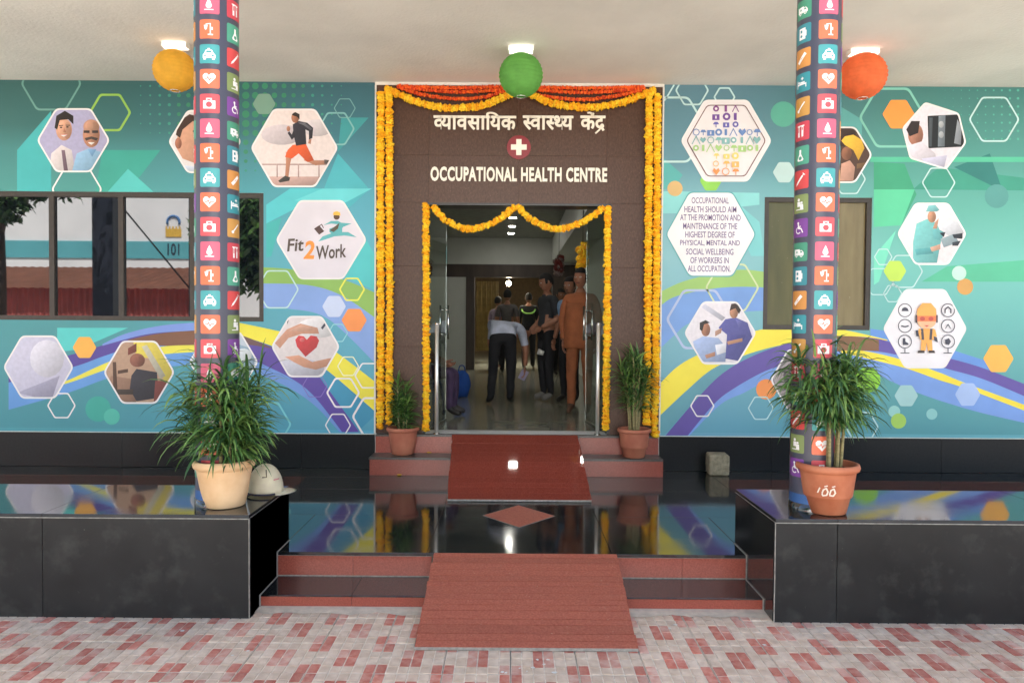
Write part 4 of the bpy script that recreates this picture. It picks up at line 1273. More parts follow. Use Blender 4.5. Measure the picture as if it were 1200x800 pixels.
bpy.data.objects.remove(_to)
# ------------------------------------------------------------------ pillars wrapped with icon tiles
PR = 0.1225
slate = mat('slate_wrap', (72, 72, 86), rough=.35, var=.06, scale=4)
TW = math.radians(26.5)                     # half the angle that a tile covers
TH = PR * TW                                # half the tile's height
def wrap_bm(polys, lift):
    """polys in tile units (-1..1) bent round the shaft"""
    bm = bmesh.new()
    for k, (mi, pts) in enumerate(polys):
        try:
            f = bm.faces.new([bm.verts.new((x, 0, y)) for x, y in pts])
            f.material_index = mi
        except ValueError:
            pass
    for u in (-.75, -.5, -.25, 0, .25, .5, .75):
        bmesh.ops.bisect_plane(bm, geom=bm.verts[:] + bm.edges[:] + bm.faces[:], plane_co=(u, 0, 0), plane_no=(1, 0, 0))
    for f in bm.faces:
        f.normal_update()
        if f.normal.y > 0: f.normal_flip()
    for v in bm.verts:
        a = v.co.x * TW
        v.co = Vector((math.sin(a) * (PR + lift), -math.cos(a) * (PR + lift), v.co.z * TH * .94))
    return bm
sq = rnd_poly([(-1, -1), (1, -1), (1, 1), (-1, 1)], .2)
W, C = 0, 1                                  # white ink, tile colour cut-out
def rect(x0, x1, y0, y1): return [(x0, y0), (x1, y0), (x1, y1), (x0, y1)]
def bar(a, b, w): return line([a, b], w)[0]
GL = {
 'car': [(W, [(-.62, -.1), (-.45, .1), (-.3, .42), (.3, .42), (.45, .1), (.62, -.1), (.62, -.45), (-.62, -.45)]), (W, rect(-.55, -.3, -.62, -.45)), (W, rect(.3, .55, -.62, -.45)), (W, rect(-.12, .12, .42, .58)), (C, [(-.3, .12), (-.2, .32), (.2, .32), (.3, .12)]), (C, el(-.38, -.18, .1, .1)), (C, el(.38, -.18, .1, .1)), (C, rect(-.2, .2, -.32, -.24))],
 'heart': [(W, [(0, -.6), (-.6, .05), (-.64, .32), (-.45, .55), (-.2, .55), (0, .34), (.2, .55), (.45, .55), (.64, .32), (.6, .05)])] + [(C, q) for q in line([(-.45, 0), (-.2, 0), (-.1, .2), (.05, -.22), (.15, .02), (.45, .02)], .08)],
 'kit': [(W, rect(-.6, .6, -.55, .3)), (W, rect(-.28, .28, .3, .55)), (C, rect(-.16, .16, .3, .43)), (C, el(0, -.12, .3, .3)), (W, rect(-.2, .2, -.18, -.06)), (W, rect(-.06, .06, -.32, .08))],
 'drop': [(W, [(0, .62), (-.2, .2)] + el(0, -.1, .3, .3)[18 // 2:] + [(.3, -.1), (.2, .2)]), (W, el(0, -.14, .3, .3)), (W, rect(-.45, .45, -.62, -.52))],
 'stand': [(W, rect(.1, .2, -.55, .6)), (W, rect(-.1, .4, -.65, -.52)), (W, [(-.5, .42), (-.1, .42), (-.18, .0), (-.3, -.12), (-.42, 0)]), (W, bar((-.3, .5), (.15, .55), .08)), (W, rect(.2, .38, -.1, .2))],
 'tubes': [(W, rect(-.35, -.12, -.6, .5)), (W, rect(.12, .35, -.6, .5)), (C, rect(-.29, -.18, -.1, .4)), (C, rect(.18, .29, .1, .4)), (W, rect(-.45, .45, .5, .62))],
 'flask': [(W, [(-.12, .6), (.12, .6), (.12, .15), (.42, -.45), (.3, -.6), (-.3, -.6), (-.42, -.45), (-.12, .15)]), (C, el(.02, -.3, .2, .2)), (W, el(.02, -.3, .1, .1))],
 'syringe': [(W, bar((-.4, -.45), (.3, .35), .2)), (W, bar((-.55, -.62), (-.4, -.45), .07)), (W, bar((.3, .35), (.5, .58), .09)), (W, bar((.38, .66), (.6, .46), .09))],
 'care': [(W, el(-.1, .42, .16, .16)), (W, [(-.3, .22), (.12, .22), (.2, -.3), (-.3, -.3)]), (W, el(.28, .1, .13, .13)), (W, [(.1, -.05), (.46, -.05), (.5, -.55), (.1, -.55)]), (W, rect(-.5, .5, -.66, -.56))],
 'chair': [(W, el(-.12, .52, .13, .13)), (W, bar((-.1, .36), (-.04, -.08), .16)), (W, bar((-.04, -.05), (.3, -.1), .13)), (W, bar((.28, -.1), (.46, -.5), .13)), (W, bar((-.04, .16), (.22, .16), .1))] + [(W, q) for q in ring(el(-.08, -.26, .38, .38), .12)[2:16]],
 'ambulance': [(W, [(-.62, .3), (.15, .3), (.15, .18), (.42, .18), (.62, -.08), (.62, -.36), (-.62, -.36)]), (W, el(-.32, -.4, .16, .16)), (W, el(.34, -.4, .16, .16)), (C, el(-.32, -.4, .07, .07)), (C, el(.34, -.4, .07, .07)), (C, [(.22, .1), (.38, .1), (.5, -.08), (.22, -.08)]), (C, rect(-.36, -.1, -.04, .04)), (C, rect(-.27, -.19, -.13, .13))],
 'box': [(W, rect(-.4, .4, -.6, .6)), (C, rect(-.22, .02, .12, .4)), (C, el(-.1, -.24, .14, .14)), (W, rect(.4, .52, -.3, .3))],
 'bandage': [(W, bar((-.4, -.42), (.4, .42), .34)), (C, el(0, 0, .06, .06)), (C, el(.1, .1, .04, .04)), (C, el(-.1, -.1, .04, .04))],
 'bed': [(W, rect(-.6, -.5, -.55, .3)), (W, rect(-.5, .6, -.25, -.08)), (W, rect(.5, .6, -.55, -.08)), (W, el(-.34, .06, .11, .11)), (W, rect(-.2, .4, -.06, .08)), (W, rect(.05, .15, .25, .6)), (W, rect(-.07, .27, .38, .47))],
 'thermo': [(W, bar((-.3, -.32), (.42, .45), .15)), (W, el(-.36, -.4, .17, .17))]}
TCOL = {'car': (56, 158, 160), 'heart': (236, 106, 66), 'kit': (222, 70, 78), 'drop': (220, 84, 112), 'stand': (236, 106, 62), 'tubes': (208, 52, 68), 'flask': (66, 158, 126), 'syringe': (218, 58, 58), 'care': (126, 144, 78),
        'chair': (118, 52, 144), 'ambulance': (58, 146, 112), 'box': (44, 134, 146), 'bandage': (218, 140, 58), 'bed': (40, 140, 150), 'thermo': (208, 144, 58)}
TC2 = {k: tuple(int(v * .82 + 26) for v in c) for k, c in TCOL.items()}
SEQ1 = ['drop', 'stand', 'car', 'heart', 'kit']
SEQ2 = ['tubes', 'flask', 'syringe', 'care', 'chair', 'ambulance', 'box', 'bandage', 'bed', 'thermo']
tile_me, glyph_me = {}, {}
def bm2me(name, bm, mats):
    me = bpy.data.meshes.new(name)
    bm.to_mesh(me); bm.free()
    for m_ in mats: me.materials.append(m_)
    for p in me.polygons: p.use_smooth = True
    return me
for k, g in GL.items():
    tile_me[k] = bm2me('icon_tile', wrap_bm([(0, sq)], .0008), [prn(TC2[k])])
    ws = [p for p in g if p[0] == W]
    cs = [p for p in g if p[0] == C]
    b1 = wrap_bm(ws, .0014)
    b2 = wrap_bm(cs, .0019)
    me2 = bpy.data.meshes.new('x'); b2.to_mesh(me2); b2.free()
    b1.from_mesh(me2); bpy.data.meshes.remove(me2)
    glyph_me[k] = bm2me('icon', b1, [prn((240, 236, 234)), prn(TC2[k])])
ROW = 0.1382
def pillar(cx, cy, label, a0, cols, zref):
    """a0: angle of the main column; cols: (angle offset, sequence, shift)"""
    t = empty('pillar', (cx, cy, PL_T), label, 'pillar', 'pillars wrapped with health icons')
    bm = bmesh.new()
    hgt = CEIL - PL_T - .001
    lathe(bm, [(PR - .0005, .1), (PR - .0005, hgt)], 48)
    obj('shaft', bm, slate, t)
    bm = bmesh.new()
    lathe(bm, [(PR - .0003, .046), (PR - .0003, .1002)], 48)
    obj('base_band', bm, prn((58, 96, 150)), t)
    bm = bmesh.new()
    lathe(bm, [(PR + .004, .0005), (PR + .004, .045), (PR - .002, .0462)], 48)
    obj('base_ring', bm, granite, t)
    for da, seq, sh, jm in cols:
        n = int(hgt / ROW) + 2
        for j in range(n):
            z = zref - j * ROW - PL_T
            if z > hgt - TH * .3 or z < .1 + TH * .6:
                continue
            k = seq[(j + sh) % len(seq)]
            o = bpy.data.objects.new('icon_tile', tile_me[k])
            o.location = (0, 0, z)
            o.rotation_euler[2] = R(a0 + da)
            link(o, t)
            g = bpy.data.objects.new('icon', glyph_me[k])
            link(g, o)
    return t
PYC = -2.86
lp = PY(254.5, 300, PYC)
rp_ = PY(955.5, 300, PYC)
zL = PY(247, 5, PYC - PR).z
zR = PY(970, 5, PYC - PR).z
SA = ['bed', 'care', 'flask', 'box', 'tubes']
pillar(lp.x, PYC, 'round pillar wrapped with coloured health icons behind the cream pot', 2.5, [(0, SEQ1, 0, 0), (72, SEQ2, 0, 0), (144, SA, 1, 0), (216, SA, 3, 0), (288, SEQ2, 6, 0)], zL)
pillar(rp_.x, PYC, 'round pillar wrapped with coloured health icons behind the terracotta pot', 3.0, [(0, SEQ1, 0, 0), (-72, SEQ2, 5, 0), (-144, SA, 1, 0), (-216, SA, 3, 0), (-288, SEQ2, 2, 0)], zR)

# ------------------------------------------------------------------ marigold garlands
mg = [mat('marigold_yellow', (253, 188, 20), rough=.75, var=.18, scale=60), mat('marigold_amber', (250, 170, 14), rough=.75, var=.18, scale=60), mat('marigold_gold', (252, 200, 40), rough=.75, var=.18, scale=60)]
mo = [mat('marigold_orange', (232, 92, 24), rough=.75, var=.2, scale=60), mat('marigold_rust', (206, 66, 26), rough=.75, var=.2, scale=60), mat('marigold_tangerine', (240, 112, 34), rough=.75, var=.2, scale=60)]
_ib = bmesh.new()
bmesh.ops.create_icosphere(_ib, subdivisions=2, radius=1)
ICO_V = [v.co.copy() for v in _ib.verts]
ICO_F = [[v.index for v in f.verts] for f in _ib.faces]
_ib.free()
def strand(name, path, rad, mats, parent, org, spacing=.5, seed=1, squash=.6, gaps=0.0):
    rnd = random.Random(seed)
    pts = [Vector(p) for p in path]
    V, Fc, MI = [], [], []
    L_ = [0]
    for a, b in zip(pts, pts[1:]): L_.append(L_[-1] + (b - a).length)
    s, tot = 0, L_[-1]
    while s < tot:
        i = max(k for k in range(len(L_)) if L_[k] <= s)
        i = min(i, len(pts) - 2)
        t = (s - L_[i]) / max(1e-9, L_[i + 1] - L_[i])
        c = pts[i].lerp(pts[i + 1], t)
        d = (pts[i + 1] - pts[i]).normalized()
        q = d.to_track_quat('Z', 'Y').to_matrix() @ Matrix.Rotation(rnd.uniform(0, 6.28), 3, 'Z') @ Matrix.Rotation(rnd.uniform(-.35, .35), 3, 'X')
        r = rad * rnd.uniform(.86, 1.1)
        c = c + Vector((rnd.gauss(0, .0035), 0, rnd.gauss(0, .0025)))
        b0 = len(V)
        for v in ICO_V:
            k = rnd.uniform(.62, 1.2)
            V.append(c + q @ Vector((v.x * r * k, v.y * r * k, v.z * r * squash * k)) - org + Vector((0, rnd.uniform(-.004, .001), 0)))
        Fc += [[b0 + k for k in f] for f in ICO_F]
        MI += [rnd.randrange(len(mats))] * len(ICO_F)
        s += rad * spacing * rnd.uniform(.85, 1.2) * (1.8 if rnd.random() < gaps else 1)
    me = bpy.data.meshes.new(name)
    me.from_pydata(V, [], Fc)
    for m_ in mats: me.materials.append(m_)
    me.polygons.foreach_set('material_index', MI)
    o = obj(name, me, mats, parent)
    o['kind'] = 'stuff'
    return o
GY = PORT_Y - .05
def gar(label, strands, group=None):
    p0 = PY(*strands[0][0][-1], GY)
    t = empty('marigold_garland', p0, label, 'garland', group)
    for k, (pts, rad, mats) in enumerate(strands):
        pth = [PY(a, b, GY + (0.012 if mats is mo else 0)) for a, b in cr(pts, 6)]
        strand('flower_strand', pth, rad, mats, t, p0, seed=hash(label) % 997 + k if False else len(label) * 7 + k)
    return t
gar('double yellow marigold string hanging down the left edge of the portal', [([(456, 105), (456.5, 250), (456.5, 400), (456, 496)], .039, mg), ([(446.5, 110), (446, 250), (446, 400), (445.5, 501)], .040, mg)])
gar('double yellow marigold string hanging down the right edge of the portal', [([(761, 108), (760, 250), (759, 400), (757.5, 496)], .039, mg), ([(770.5, 112), (770, 250), (768.5, 400), (767, 511)], .039, mg)])
gar('yellow marigold swag left of the green lantern under the ceiling', [([(452, 104), (470, 112), (500, 123), (535, 127), (568, 123), (598, 110)], .038, mg)])
gar('yellow marigold swag right of the green lantern under the ceiling', [([(620, 110), (650, 122), (690, 126), (725, 121), (752, 112), (768, 106)], .038, mg)])
gar('orange marigold strings stretched across the top of the portal', [([(466, 102), (500, 105.5), (540, 108), (575, 106.5), (605, 103), (640, 106.5), (680, 108.5), (720, 107), (756, 103)], .018, mo),
     ([(470, 104), (500, 112), (535, 116), (570, 113.5), (600, 106), (640, 113), (680, 117), (720, 113), (752, 106)], .018, mo), ([(466, 101), (536, 103), (605, 101.5), (680, 103.5), (756, 102)], .018, mo)])
GY = PORT_Y - .035
gar('single yellow marigold string down the left jamb of the doorway', [([(499, 240), (499.5, 320), (499.5, 420), (499, 503)], .038, mg)])
gar('single yellow marigold string down the right jamb of the doorway', [([(712, 243), (712, 320), (711, 420), (709.5, 504)], .038, mg)])
gar('left yellow marigold swag across the top of the doorway', [([(508, 243), (520, 256), (538, 266), (556, 268), (580, 260), (604, 242)], .036, mg)])
gar('right yellow marigold swag across the top of the doorway', [([(606, 242), (624, 258), (645, 267), (664, 267), (688, 257), (707, 243)], .036, mg)])
# fallen petals
pet = []
for k, (px, py, z, l) in enumerate(((493, 529, Z3, 'pale fallen petal on the left door step tread'), (503, 531, Z3, 'yellow fallen petal on the left door step tread'), (468, 557, Z2, 'fallen yellow petal on the platform below the left door step'))):
    p = PZ(px, py, z)
    bm = bmesh.new()
    n = 9
    vs_ = [bm.verts.new((.022 * math.cos(6.28 * i / n) * (1 + .25 * math.sin(3 * i)), .017 * math.sin(6.28 * i / n), .004 + .004 * (i % 2))) for i in range(n)]
    bm.faces.new(vs_)
    bmesh.ops.solidify(bm, geom=bm.faces[:], thickness=.002)
    o = obj('fallen_petal', bm, mg[2])
    o.location = p + Vector((0, 0, .003))
    tag(o, l, 'petal', 'fallen petals')

# ------------------------------------------------------------------ paper lanterns and porch lights
fix_em = emit('porch_lamp', (255, 246, 230), .55)
def lantern(px, py, rpx, lx0, lx1, ly, rgb, name, zoff):
    # the lamp's plate is on the ceiling; the lantern hangs just below it
    pc = PZ((lx0 + lx1) / 2, ly, CEIL)
    Yc = pc.y
    f = empty('porch_light', (pc.x, Yc, CEIL), 'lit rectangular ceiling light above the %s paper lantern' % name, 'light')
    hw = (PY(lx1, ly, Yc).x - PY(lx0, ly, Yc).x) / 2
    boxo('housing', (-hw - .012, hw + .012, -.04, .04, -.04, -.0005), trim_white, f)
    boxo('diffuser', (-hw, hw, -.0425, -.0405, -.037, -.004), fix_em, f)
    boxo('bottom_diffuser', (-hw, hw, -.036, .036, -.0435, -.0405), fix_em, f)
    Yl = Yc + .02
    c = PY(px, py, Yl)
    rw = PY(px + rpx, py, Yl).x - c.x
    t = empty('paper_lantern', c, '%s round paper lantern hanging from the porch ceiling' % name, 'lantern', 'paper lanterns under the porch ceiling')
    bm = bmesh.new()
    prof = []
    N = 15
    for k in range(N * 3 + 1):
        a = -math.pi / 2 + .22 + (math.pi - .44) * k / (N * 3)
        rib = 1 - .05 * (0.5 - .5 * math.cos(2 * math.pi * k / 3))
        prof.append((rw * math.cos(a) * rib, rw * .98 * math.sin(a)))
    lathe(bm, prof, 40)
    m = mat('lantern_paper_' + name, rgb, rough=.75, var=.08, scale=14)
    nt_ = m.node_tree
    pb = nt_.nodes['Principled BSDF']
    tr = nt_.nodes.new('ShaderNodeBsdfTranslucent')
    nt_.links.new(pb.inputs['Base Color'].links[0].from_socket, tr.inputs['Color'])
    mxs = nt_.nodes.new('ShaderNodeMixShader')
    mxs.inputs['Fac'].default_value = .45
    nt_.links.new(pb.outputs[0], mxs.inputs[1])
    nt_.links.new(tr.outputs[0], mxs.inputs[2])
    nt_.links.new(mxs.outputs[0], nt_.nodes['Material Output'].inputs['Surface'])
    obj('shade', bm, m, t)
    bm = bmesh.new()
    for zz in (rw * .98 * math.sin(math.pi / 2 - .22), -rw * .98 * math.sin(math.pi / 2 - .22)):
        rr = rw * math.cos(math.pi / 2 - .22)
        tube(bm, [(rr * math.cos(a * math.pi / 10), rr * math.sin(a * math.pi / 10), zz) for a in range(21)], .004, 6, cap=False)
    obj('wire_ring', bm, chrome, t)
    top = CEIL - .06 - c.z
    bm = bmesh.new()
    tube(bm, [(0, 0, rw * .9), (0, 0, max(top, rw * .95))], .003, 6)
    tube(bm, [(-rw * .22, 0, rw * .94), (rw * .22, 0, rw * .94)], .003, 6)
    obj('hanger', bm, dark, t)
lantern(205, 83, 24.5, 193, 219, 51, (240, 192, 70), 'yellow', 0)
lantern(610.5, 88.5, 26, 597, 624, 55.5, (118, 186, 92), 'green', 0)
lantern(1011, 89.5, 27, 996, 1027, 59, (240, 130, 78), 'orange', 0)

# ------------------------------------------------------------------ potted plants
leaf_mats = [mat('leaf_green', (84, 120, 58), rough=.42, var=.25, scale=9), mat('leaf_dark', (52, 86, 44), rough=.42, var=.25, scale=9), mat('leaf_light', (122, 152, 78), rough=.45, var=.2, scale=9)]
stem_mat = mat('cane', (120, 112, 74), rough=.7, rgb2=(150, 138, 96), scale=30, stretch=(1, 1, 3))
soil = mat('soil', (58, 44, 34), rough=.95, var=.3, scale=60, bump=.6)
def leaf(V, Fc, MI, base, az, el0, length, width, droop, mi, rnd, seg=6, twist=0.0):
    d = Vector((math.cos(az) * math.cos(el0), math.sin(az) * math.cos(el0), math.sin(el0)))
    p = Vector(base)
    side = Vector((-math.sin(az), math.cos(az), 0))
    st_ = length / seg
    b0 = len(V)
    for k in range(seg + 1):
        t = k / seg
        w_ = width * (math.sin(math.pi * min(1, .12 + t * .9)) ** .7) * (1 - t * .25)
        if k == seg: w_ = width * .04
        sd_ = side + d.cross(side) * math.sin(twist * t)
        n_ = d.cross(side)
        V.append(p - sd_ * w_ / 2 + n_ * w_ * .12)
        V.append(p - n_ * w_ * .06)
        V.append(p + sd_ * w_ / 2 + n_ * w_ * .12)
        d = (d + Vector((0, 0, -droop * (.4 + t) / seg)) + Vector((rnd.uniform(-.03, .03), rnd.uniform(-.03, .03), 0))).normalized()
        p = p + d * st_
    for k in range(seg):
        a = b0 + k * 3
        Fc.append((a, a + 1, a + 4, a + 3))
        Fc.append((a + 1, a + 2, a + 5, a + 4))
        MI.extend((mi, mi))
def pot_bm(r_top, r_bot, h, rim_h, band=None):
    bm = bmesh.new()
    rt_ = r_top
    pr = [(0.001, .002), (r_bot - .006, 0.002), (r_bot, .006), (r_bot + (rt_ - r_bot) * .35, h * .33)]
    if band:
        pr += [(r_bot + (rt_ - r_bot) * .37 + .006, h * .345), (r_bot + (rt_ - r_bot) * .4 + .009, h * .38)]
    pr += [(rt_ * .94, h - rim_h - .006), (rt_ * .95, h - rim_h), (rt_ + .006, h - rim_h + .006), (rt_ + .012, h - rim_h * .5), (rt_ + .006, h - .003), (rt_ - .004, h), (rt_ - .014, h - .006), (rt_ - .02, h - .05), (.001, h - .05)]
    lathe(bm, pr, 44)
    return bm
def potted(label, base, r_top, r_bot, h, potmat, canes, seed, spread, group=None, potband=True, rim=.045):
    rnd = random.Random(seed)
    t = empty('potted_plant', base, label, 'plant', group)
    pot = obj('pot', pot_bm(r_top, r_bot, h, rim, potband), potmat, t)
    bm = bmesh.new()
    lathe(bm, [(.002, h - .03), (r_top * .5, h - .034), (r_top - .012, h - .04)], 24)
    obj('soil', bm, soil, t)
    V, Fc, MI = [], [], []
    for (cx, cy, tx, ty, ch, nl, ln, wd, dr, lo) in canes:
        bm = bmesh.new()
        path = [Vector((cx, cy, h - .04)), Vector((cx + (tx - cx) * .3, cy + (ty - cy) * .3, h + ch * .5)), Vector((tx, ty, h + ch))]
        pc = [Vector(q) for q in cr([tuple(q) for q in path], 5)]
        tube(bm, pc, [.011 - .006 * k / len(pc) for k in range(len(pc))], 7)
        obj('stem', bm, stem_mat, t)
        for k in range(nl):
            u = lo + (1 - lo) * (k / nl) ** .8
            p = pc[min(len(pc) - 1, int(u * (len(pc) - 1)))].lerp(pc[min(len(pc) - 1, int(u * (len(pc) - 1)) + 1)], (u * (len(pc) - 1)) % 1)
            az = k * 2.4 + rnd.uniform(-.4, .4)
            e0 = R(rnd.uniform(25, 60)) + (R(25) if u > .93 else 0)
            leaf(V, Fc, MI, p, az, e0, ln * rnd.uniform(.65, 1.15), wd * rnd.uniform(.75, 1.2), dr * rnd.uniform(.7, 1.35), rnd.choices((0, 1, 2), (5, 5, 2))[0], rnd, twist=rnd.uniform(-.8, .8))
    me = bpy.data.meshes.new('foliage')
    me.from_pydata(V, [], Fc)
    for m_ in leaf_mats: me.materials.append(m_)
    me.polygons.foreach_set('material_index', MI)
    o = obj('foliage', me, leaf_mats, t)
    o['kind'] = 'stuff'
    return t, pot
terracotta = mat('terracotta', (176, 98, 66), rough=.75, rgb2=(196, 122, 88), scale=7, detail=8, bump=.08, bscale=60)
terra_cream = mat('cream_terracotta', (218, 176, 130), rough=.75, rgb2=(234, 200, 158), scale=6, detail=8, bump=.08, bscale=60)
def cane_set(n, r, spr, hmin, hmax, nl, ln, wd, dr, lo, seed):
    rnd = random.Random(seed)
    out = []
    for k in range(n):
        a = k * 2.39996 + rnd.uniform(-.3, .3)
        q = math.sqrt((k + .5) / n)
        out.append((math.cos(a) * r * q * .7, math.sin(a) * r * q * .7, math.cos(a) * spr * q, math.sin(a) * spr * q * .75, hmin + (hmax - hmin) * rnd.random() * (1.25 - .45 * q), nl, ln, wd, dr, lo))
    return out
# left bench
b = PZ(256, 596, PL_T) + Vector((0, .09, 0))
k_ = (b.y + CAM_D) / F_PX
potted('cream terracotta pot with a drooping grassy green plant on the left bench', b, 33 * k_, 23.5 * k_, 55 * k_, terra_cream, cane_set(20, .15, .23, .12, .50, 56, .29, .019, 2.0, .10, 5), 11, 1, potband=False, rim=.05)
b = PZ(976, 604, PL_T) + Vector((0, .085, 0))
k_ = (b.y + CAM_D) / F_PX
t_, pot_ = potted('orange terracotta pot with white painted marks and upright caned plant', b, 33.5 * k_, 21.5 * k_, 59 * k_, terracotta, cane_set(18, .12, .17, .36, .62, 48, .27, .02, 2.5, .44, 9), 21, 1)
# white hand-painted marks on that pot
bm = bmesh.new()
def pot_mark(pts, w):
    for a, b2 in zip(pts, pts[1:]):
        n = 4
        for k in range(n):
            p, q = Vector(a).lerp(Vector(b2), k / n), Vector(a).lerp(Vector(b2), (k + 1) / n)
            d = (q - p).normalized()
            nn = Vector((-d.y, d.x)) * w / 2
            vs_ = []
            for s_ in (p - d * w * .2 + nn, q + d * w * .2 + nn, q + d * w * .2 - nn, p - d * w * .2 - nn):
                rr = (21.5 + (33.5 - 21.5) * (.4 + .55 * (s_.y * 1.0 + 18) / 40)) * k_ + .0035
                a_ = -s_.x * k_ / rr
                vs_.append(bm.verts.new((-math.sin(a_) * rr, -math.cos(a_) * rr, (18 + s_.y + 12) * k_)))
            bm.faces.new(vs_)
pot_mark([(-22, -2), (-20, 4)], 1.6)
pot_mark([(-17, -3), (-16, -5), (-12, -4), (-11, 0), (-13, 4), (-16, 2), (-17, -2)], 1.7)
pot_mark([(-9, -4), (-5, -4.5), (-3, -1), (-5, 4), (-8, 2), (-9, -3)], 1.7)
pot_mark([(-15, 6), (-12, 7)], 1.4)
pot_mark([(-7, 6), (-4, 7)], 1.4)
obj('painted_mark', bm, prn((236, 222, 206)), t_)
# door pots
terra2 = mat('terracotta_rose', (168, 96, 74), rough=.75, rgb2=(184, 116, 90), scale=7, detail=8, bump=.08, bscale=60)
b = PZ(471, 533, Z3) + Vector((0, .055, 0))
k_ = (b.y + CAM_D) / F_PX
potted('small terracotta pot with short dark plant left of the doorway', b, 18 * k_, 12.5 * k_, 32 * k_, terra2, cane_set(8, .08, .075, .18, .46, 46, .17, .021, 1.3, .05, 15), 31, 1, potband=False, rim=.04)
b = PZ(744, 536.5, Z3) + Vector((0, .055, 0))
k_ = (b.y + CAM_D) / F_PX
potted('small terracotta pot with taller feathery plant right of the doorway', b, 18.5 * k_, 12.5 * k_, 34 * k_, terra2, cane_set(12, .07, .15, .42, .72, 42, .21, .018, 1.5, .3, 18), 41, 1, rim=.04)

# concrete test cube by the wall
p = PZ(843, 557.5, Z2)
cs = PY(855, 545, p.y).x - PY(831.5, 545, p.y).x
bm = bmesh.new()
box(bm, -cs / 2, cs / 2, 0, cs, .0005, cs * 1.04, bev=.012)
bmesh.ops.subdivide_edges(bm, edges=bm.edges[:], cuts=4, use_grid_fill=True)
for v in bm.verts: v.co += Vector((noise.noise(v.co * 18), noise.noise(v.co * 18 + Vector((7, 0, 0))), 0)) * .004
o = obj('concrete_block', bm, mat('rough_concrete', (128, 120, 98), rough=.95, rgb2=(160, 150, 126), scale=24, detail=8, bump=.7, bscale=70))
o.location = p
o.rotation_euler[2] = R(-4)
tag(o, 'small rough concrete cube standing on the platform by the skirting', 'block')

# white cap / helmet on the left bench
p = PZ(311, 578, PL_T)
k_ = (p.y + CAM_D + .02) / F_PX
hat = empty('white_cap', p + Vector((0, .0, .0)), 'off-white peaked cap with dark strap lying beside the cream pot', 'cap', rz=R(28))
cap_m = mat('cap_cloth', (250, 240, 216), rough=.7, var=.08, scale=16)
a_, b_, c_ = 20.5 * k_, 22 * k_, 33 * k_
bm = bmesh.new()
seg, rn = 32, 12
vv = []
for j in range(rn + 1):
    th = math.pi / 2 * j / rn
    vv.append([bm.verts.new((a_ * math.cos(th) * math.cos(2 * math.pi * k / seg), b_ * math.cos(th) * math.sin(2 * math.pi * k / seg), .012 + c_ * math.sin(th) ** .92)) for k in range(seg)] if j < rn else [bm.verts.new((0, 0, .012 + c_))])
for j in range(rn - 1):
    for k in range(seg):
        bm.faces.new((vv[j][k], vv[j][(k + 1) % seg], vv[j + 1][(k + 1) % seg], vv[j + 1][k])).smooth = True
for k in range(seg):
    bm.faces.new((vv[rn - 1][k], vv[rn - 1][(k + 1) % seg], vv[rn][0])).smooth = True
bmesh.ops.solidify(bm, geom=bm.faces[:], thickness=.003)
obj('crown', bm, cap_m, hat)
bm = bmesh.new()
pr = None
for k in range(17):
    an = R(-70 + 140 * k / 16)
    ext = 15 * k_ * math.cos((k - 8) / 8 * 1.45)
    q = []
    for u in (0, .35, .7, 1):
        q.append(bm.verts.new(((a_ + ext * u) * math.cos(an), (b_ + ext * u * .6) * math.sin(an), .014 - .01 * u - .0 + .004 * math.cos(an))))
    if pr:
        for i in range(3):
            bm.faces.new((pr[i], pr[i + 1], q[i + 1], q[i])).smooth = True
    pr = q
bmesh.ops.solidify(bm, geom=bm.faces[:], thickness=.004)
obj('peak', bm, cap_m, hat)
bm = bmesh.new()
tube(bm, [(a_ * 1.005 * math.cos(R(t)), b_ * 1.005 * math.sin(R(t)), .016) for t in range(70, 291, 10)], .006, 6)
obj('sweat_band', bm, mat('navy_band', (40, 42, 60), rough=.7), hat)
bm = bmesh.new()
for seq in ([(-112, .4), (-96, .4), (-96, .62)],):
    pts = []
    for az, u in seq:
        th = math.pi / 2 * u
        pts.append((a_ * 1.02 * math.cos(th) * math.cos(R(az)), b_ * 1.02 * math.cos(th) * math.sin(R(az)), .012 + c_ * 1.01 * math.sin(th) ** .92))
    tube(bm, pts, .0035, 6)
obj('stitched_mark', bm, mat('brown_stitch', (96, 82, 62), rough=.8), hat)
bm = bmesh.new()
pts = []
for az in range(-70, -45, 6):
    th = math.pi / 2 * .32
    pts.append((a_ * 1.015 * math.cos(th) * math.cos(R(az)), b_ * 1.015 * math.cos(th) * math.sin(R(az)), .012 + c_ * math.sin(th) ** .92))
tube(bm, pts, .004, 6)
obj('pink_mark', bm, mat('pink_thread', (214, 140, 140), rough=.8), hat)

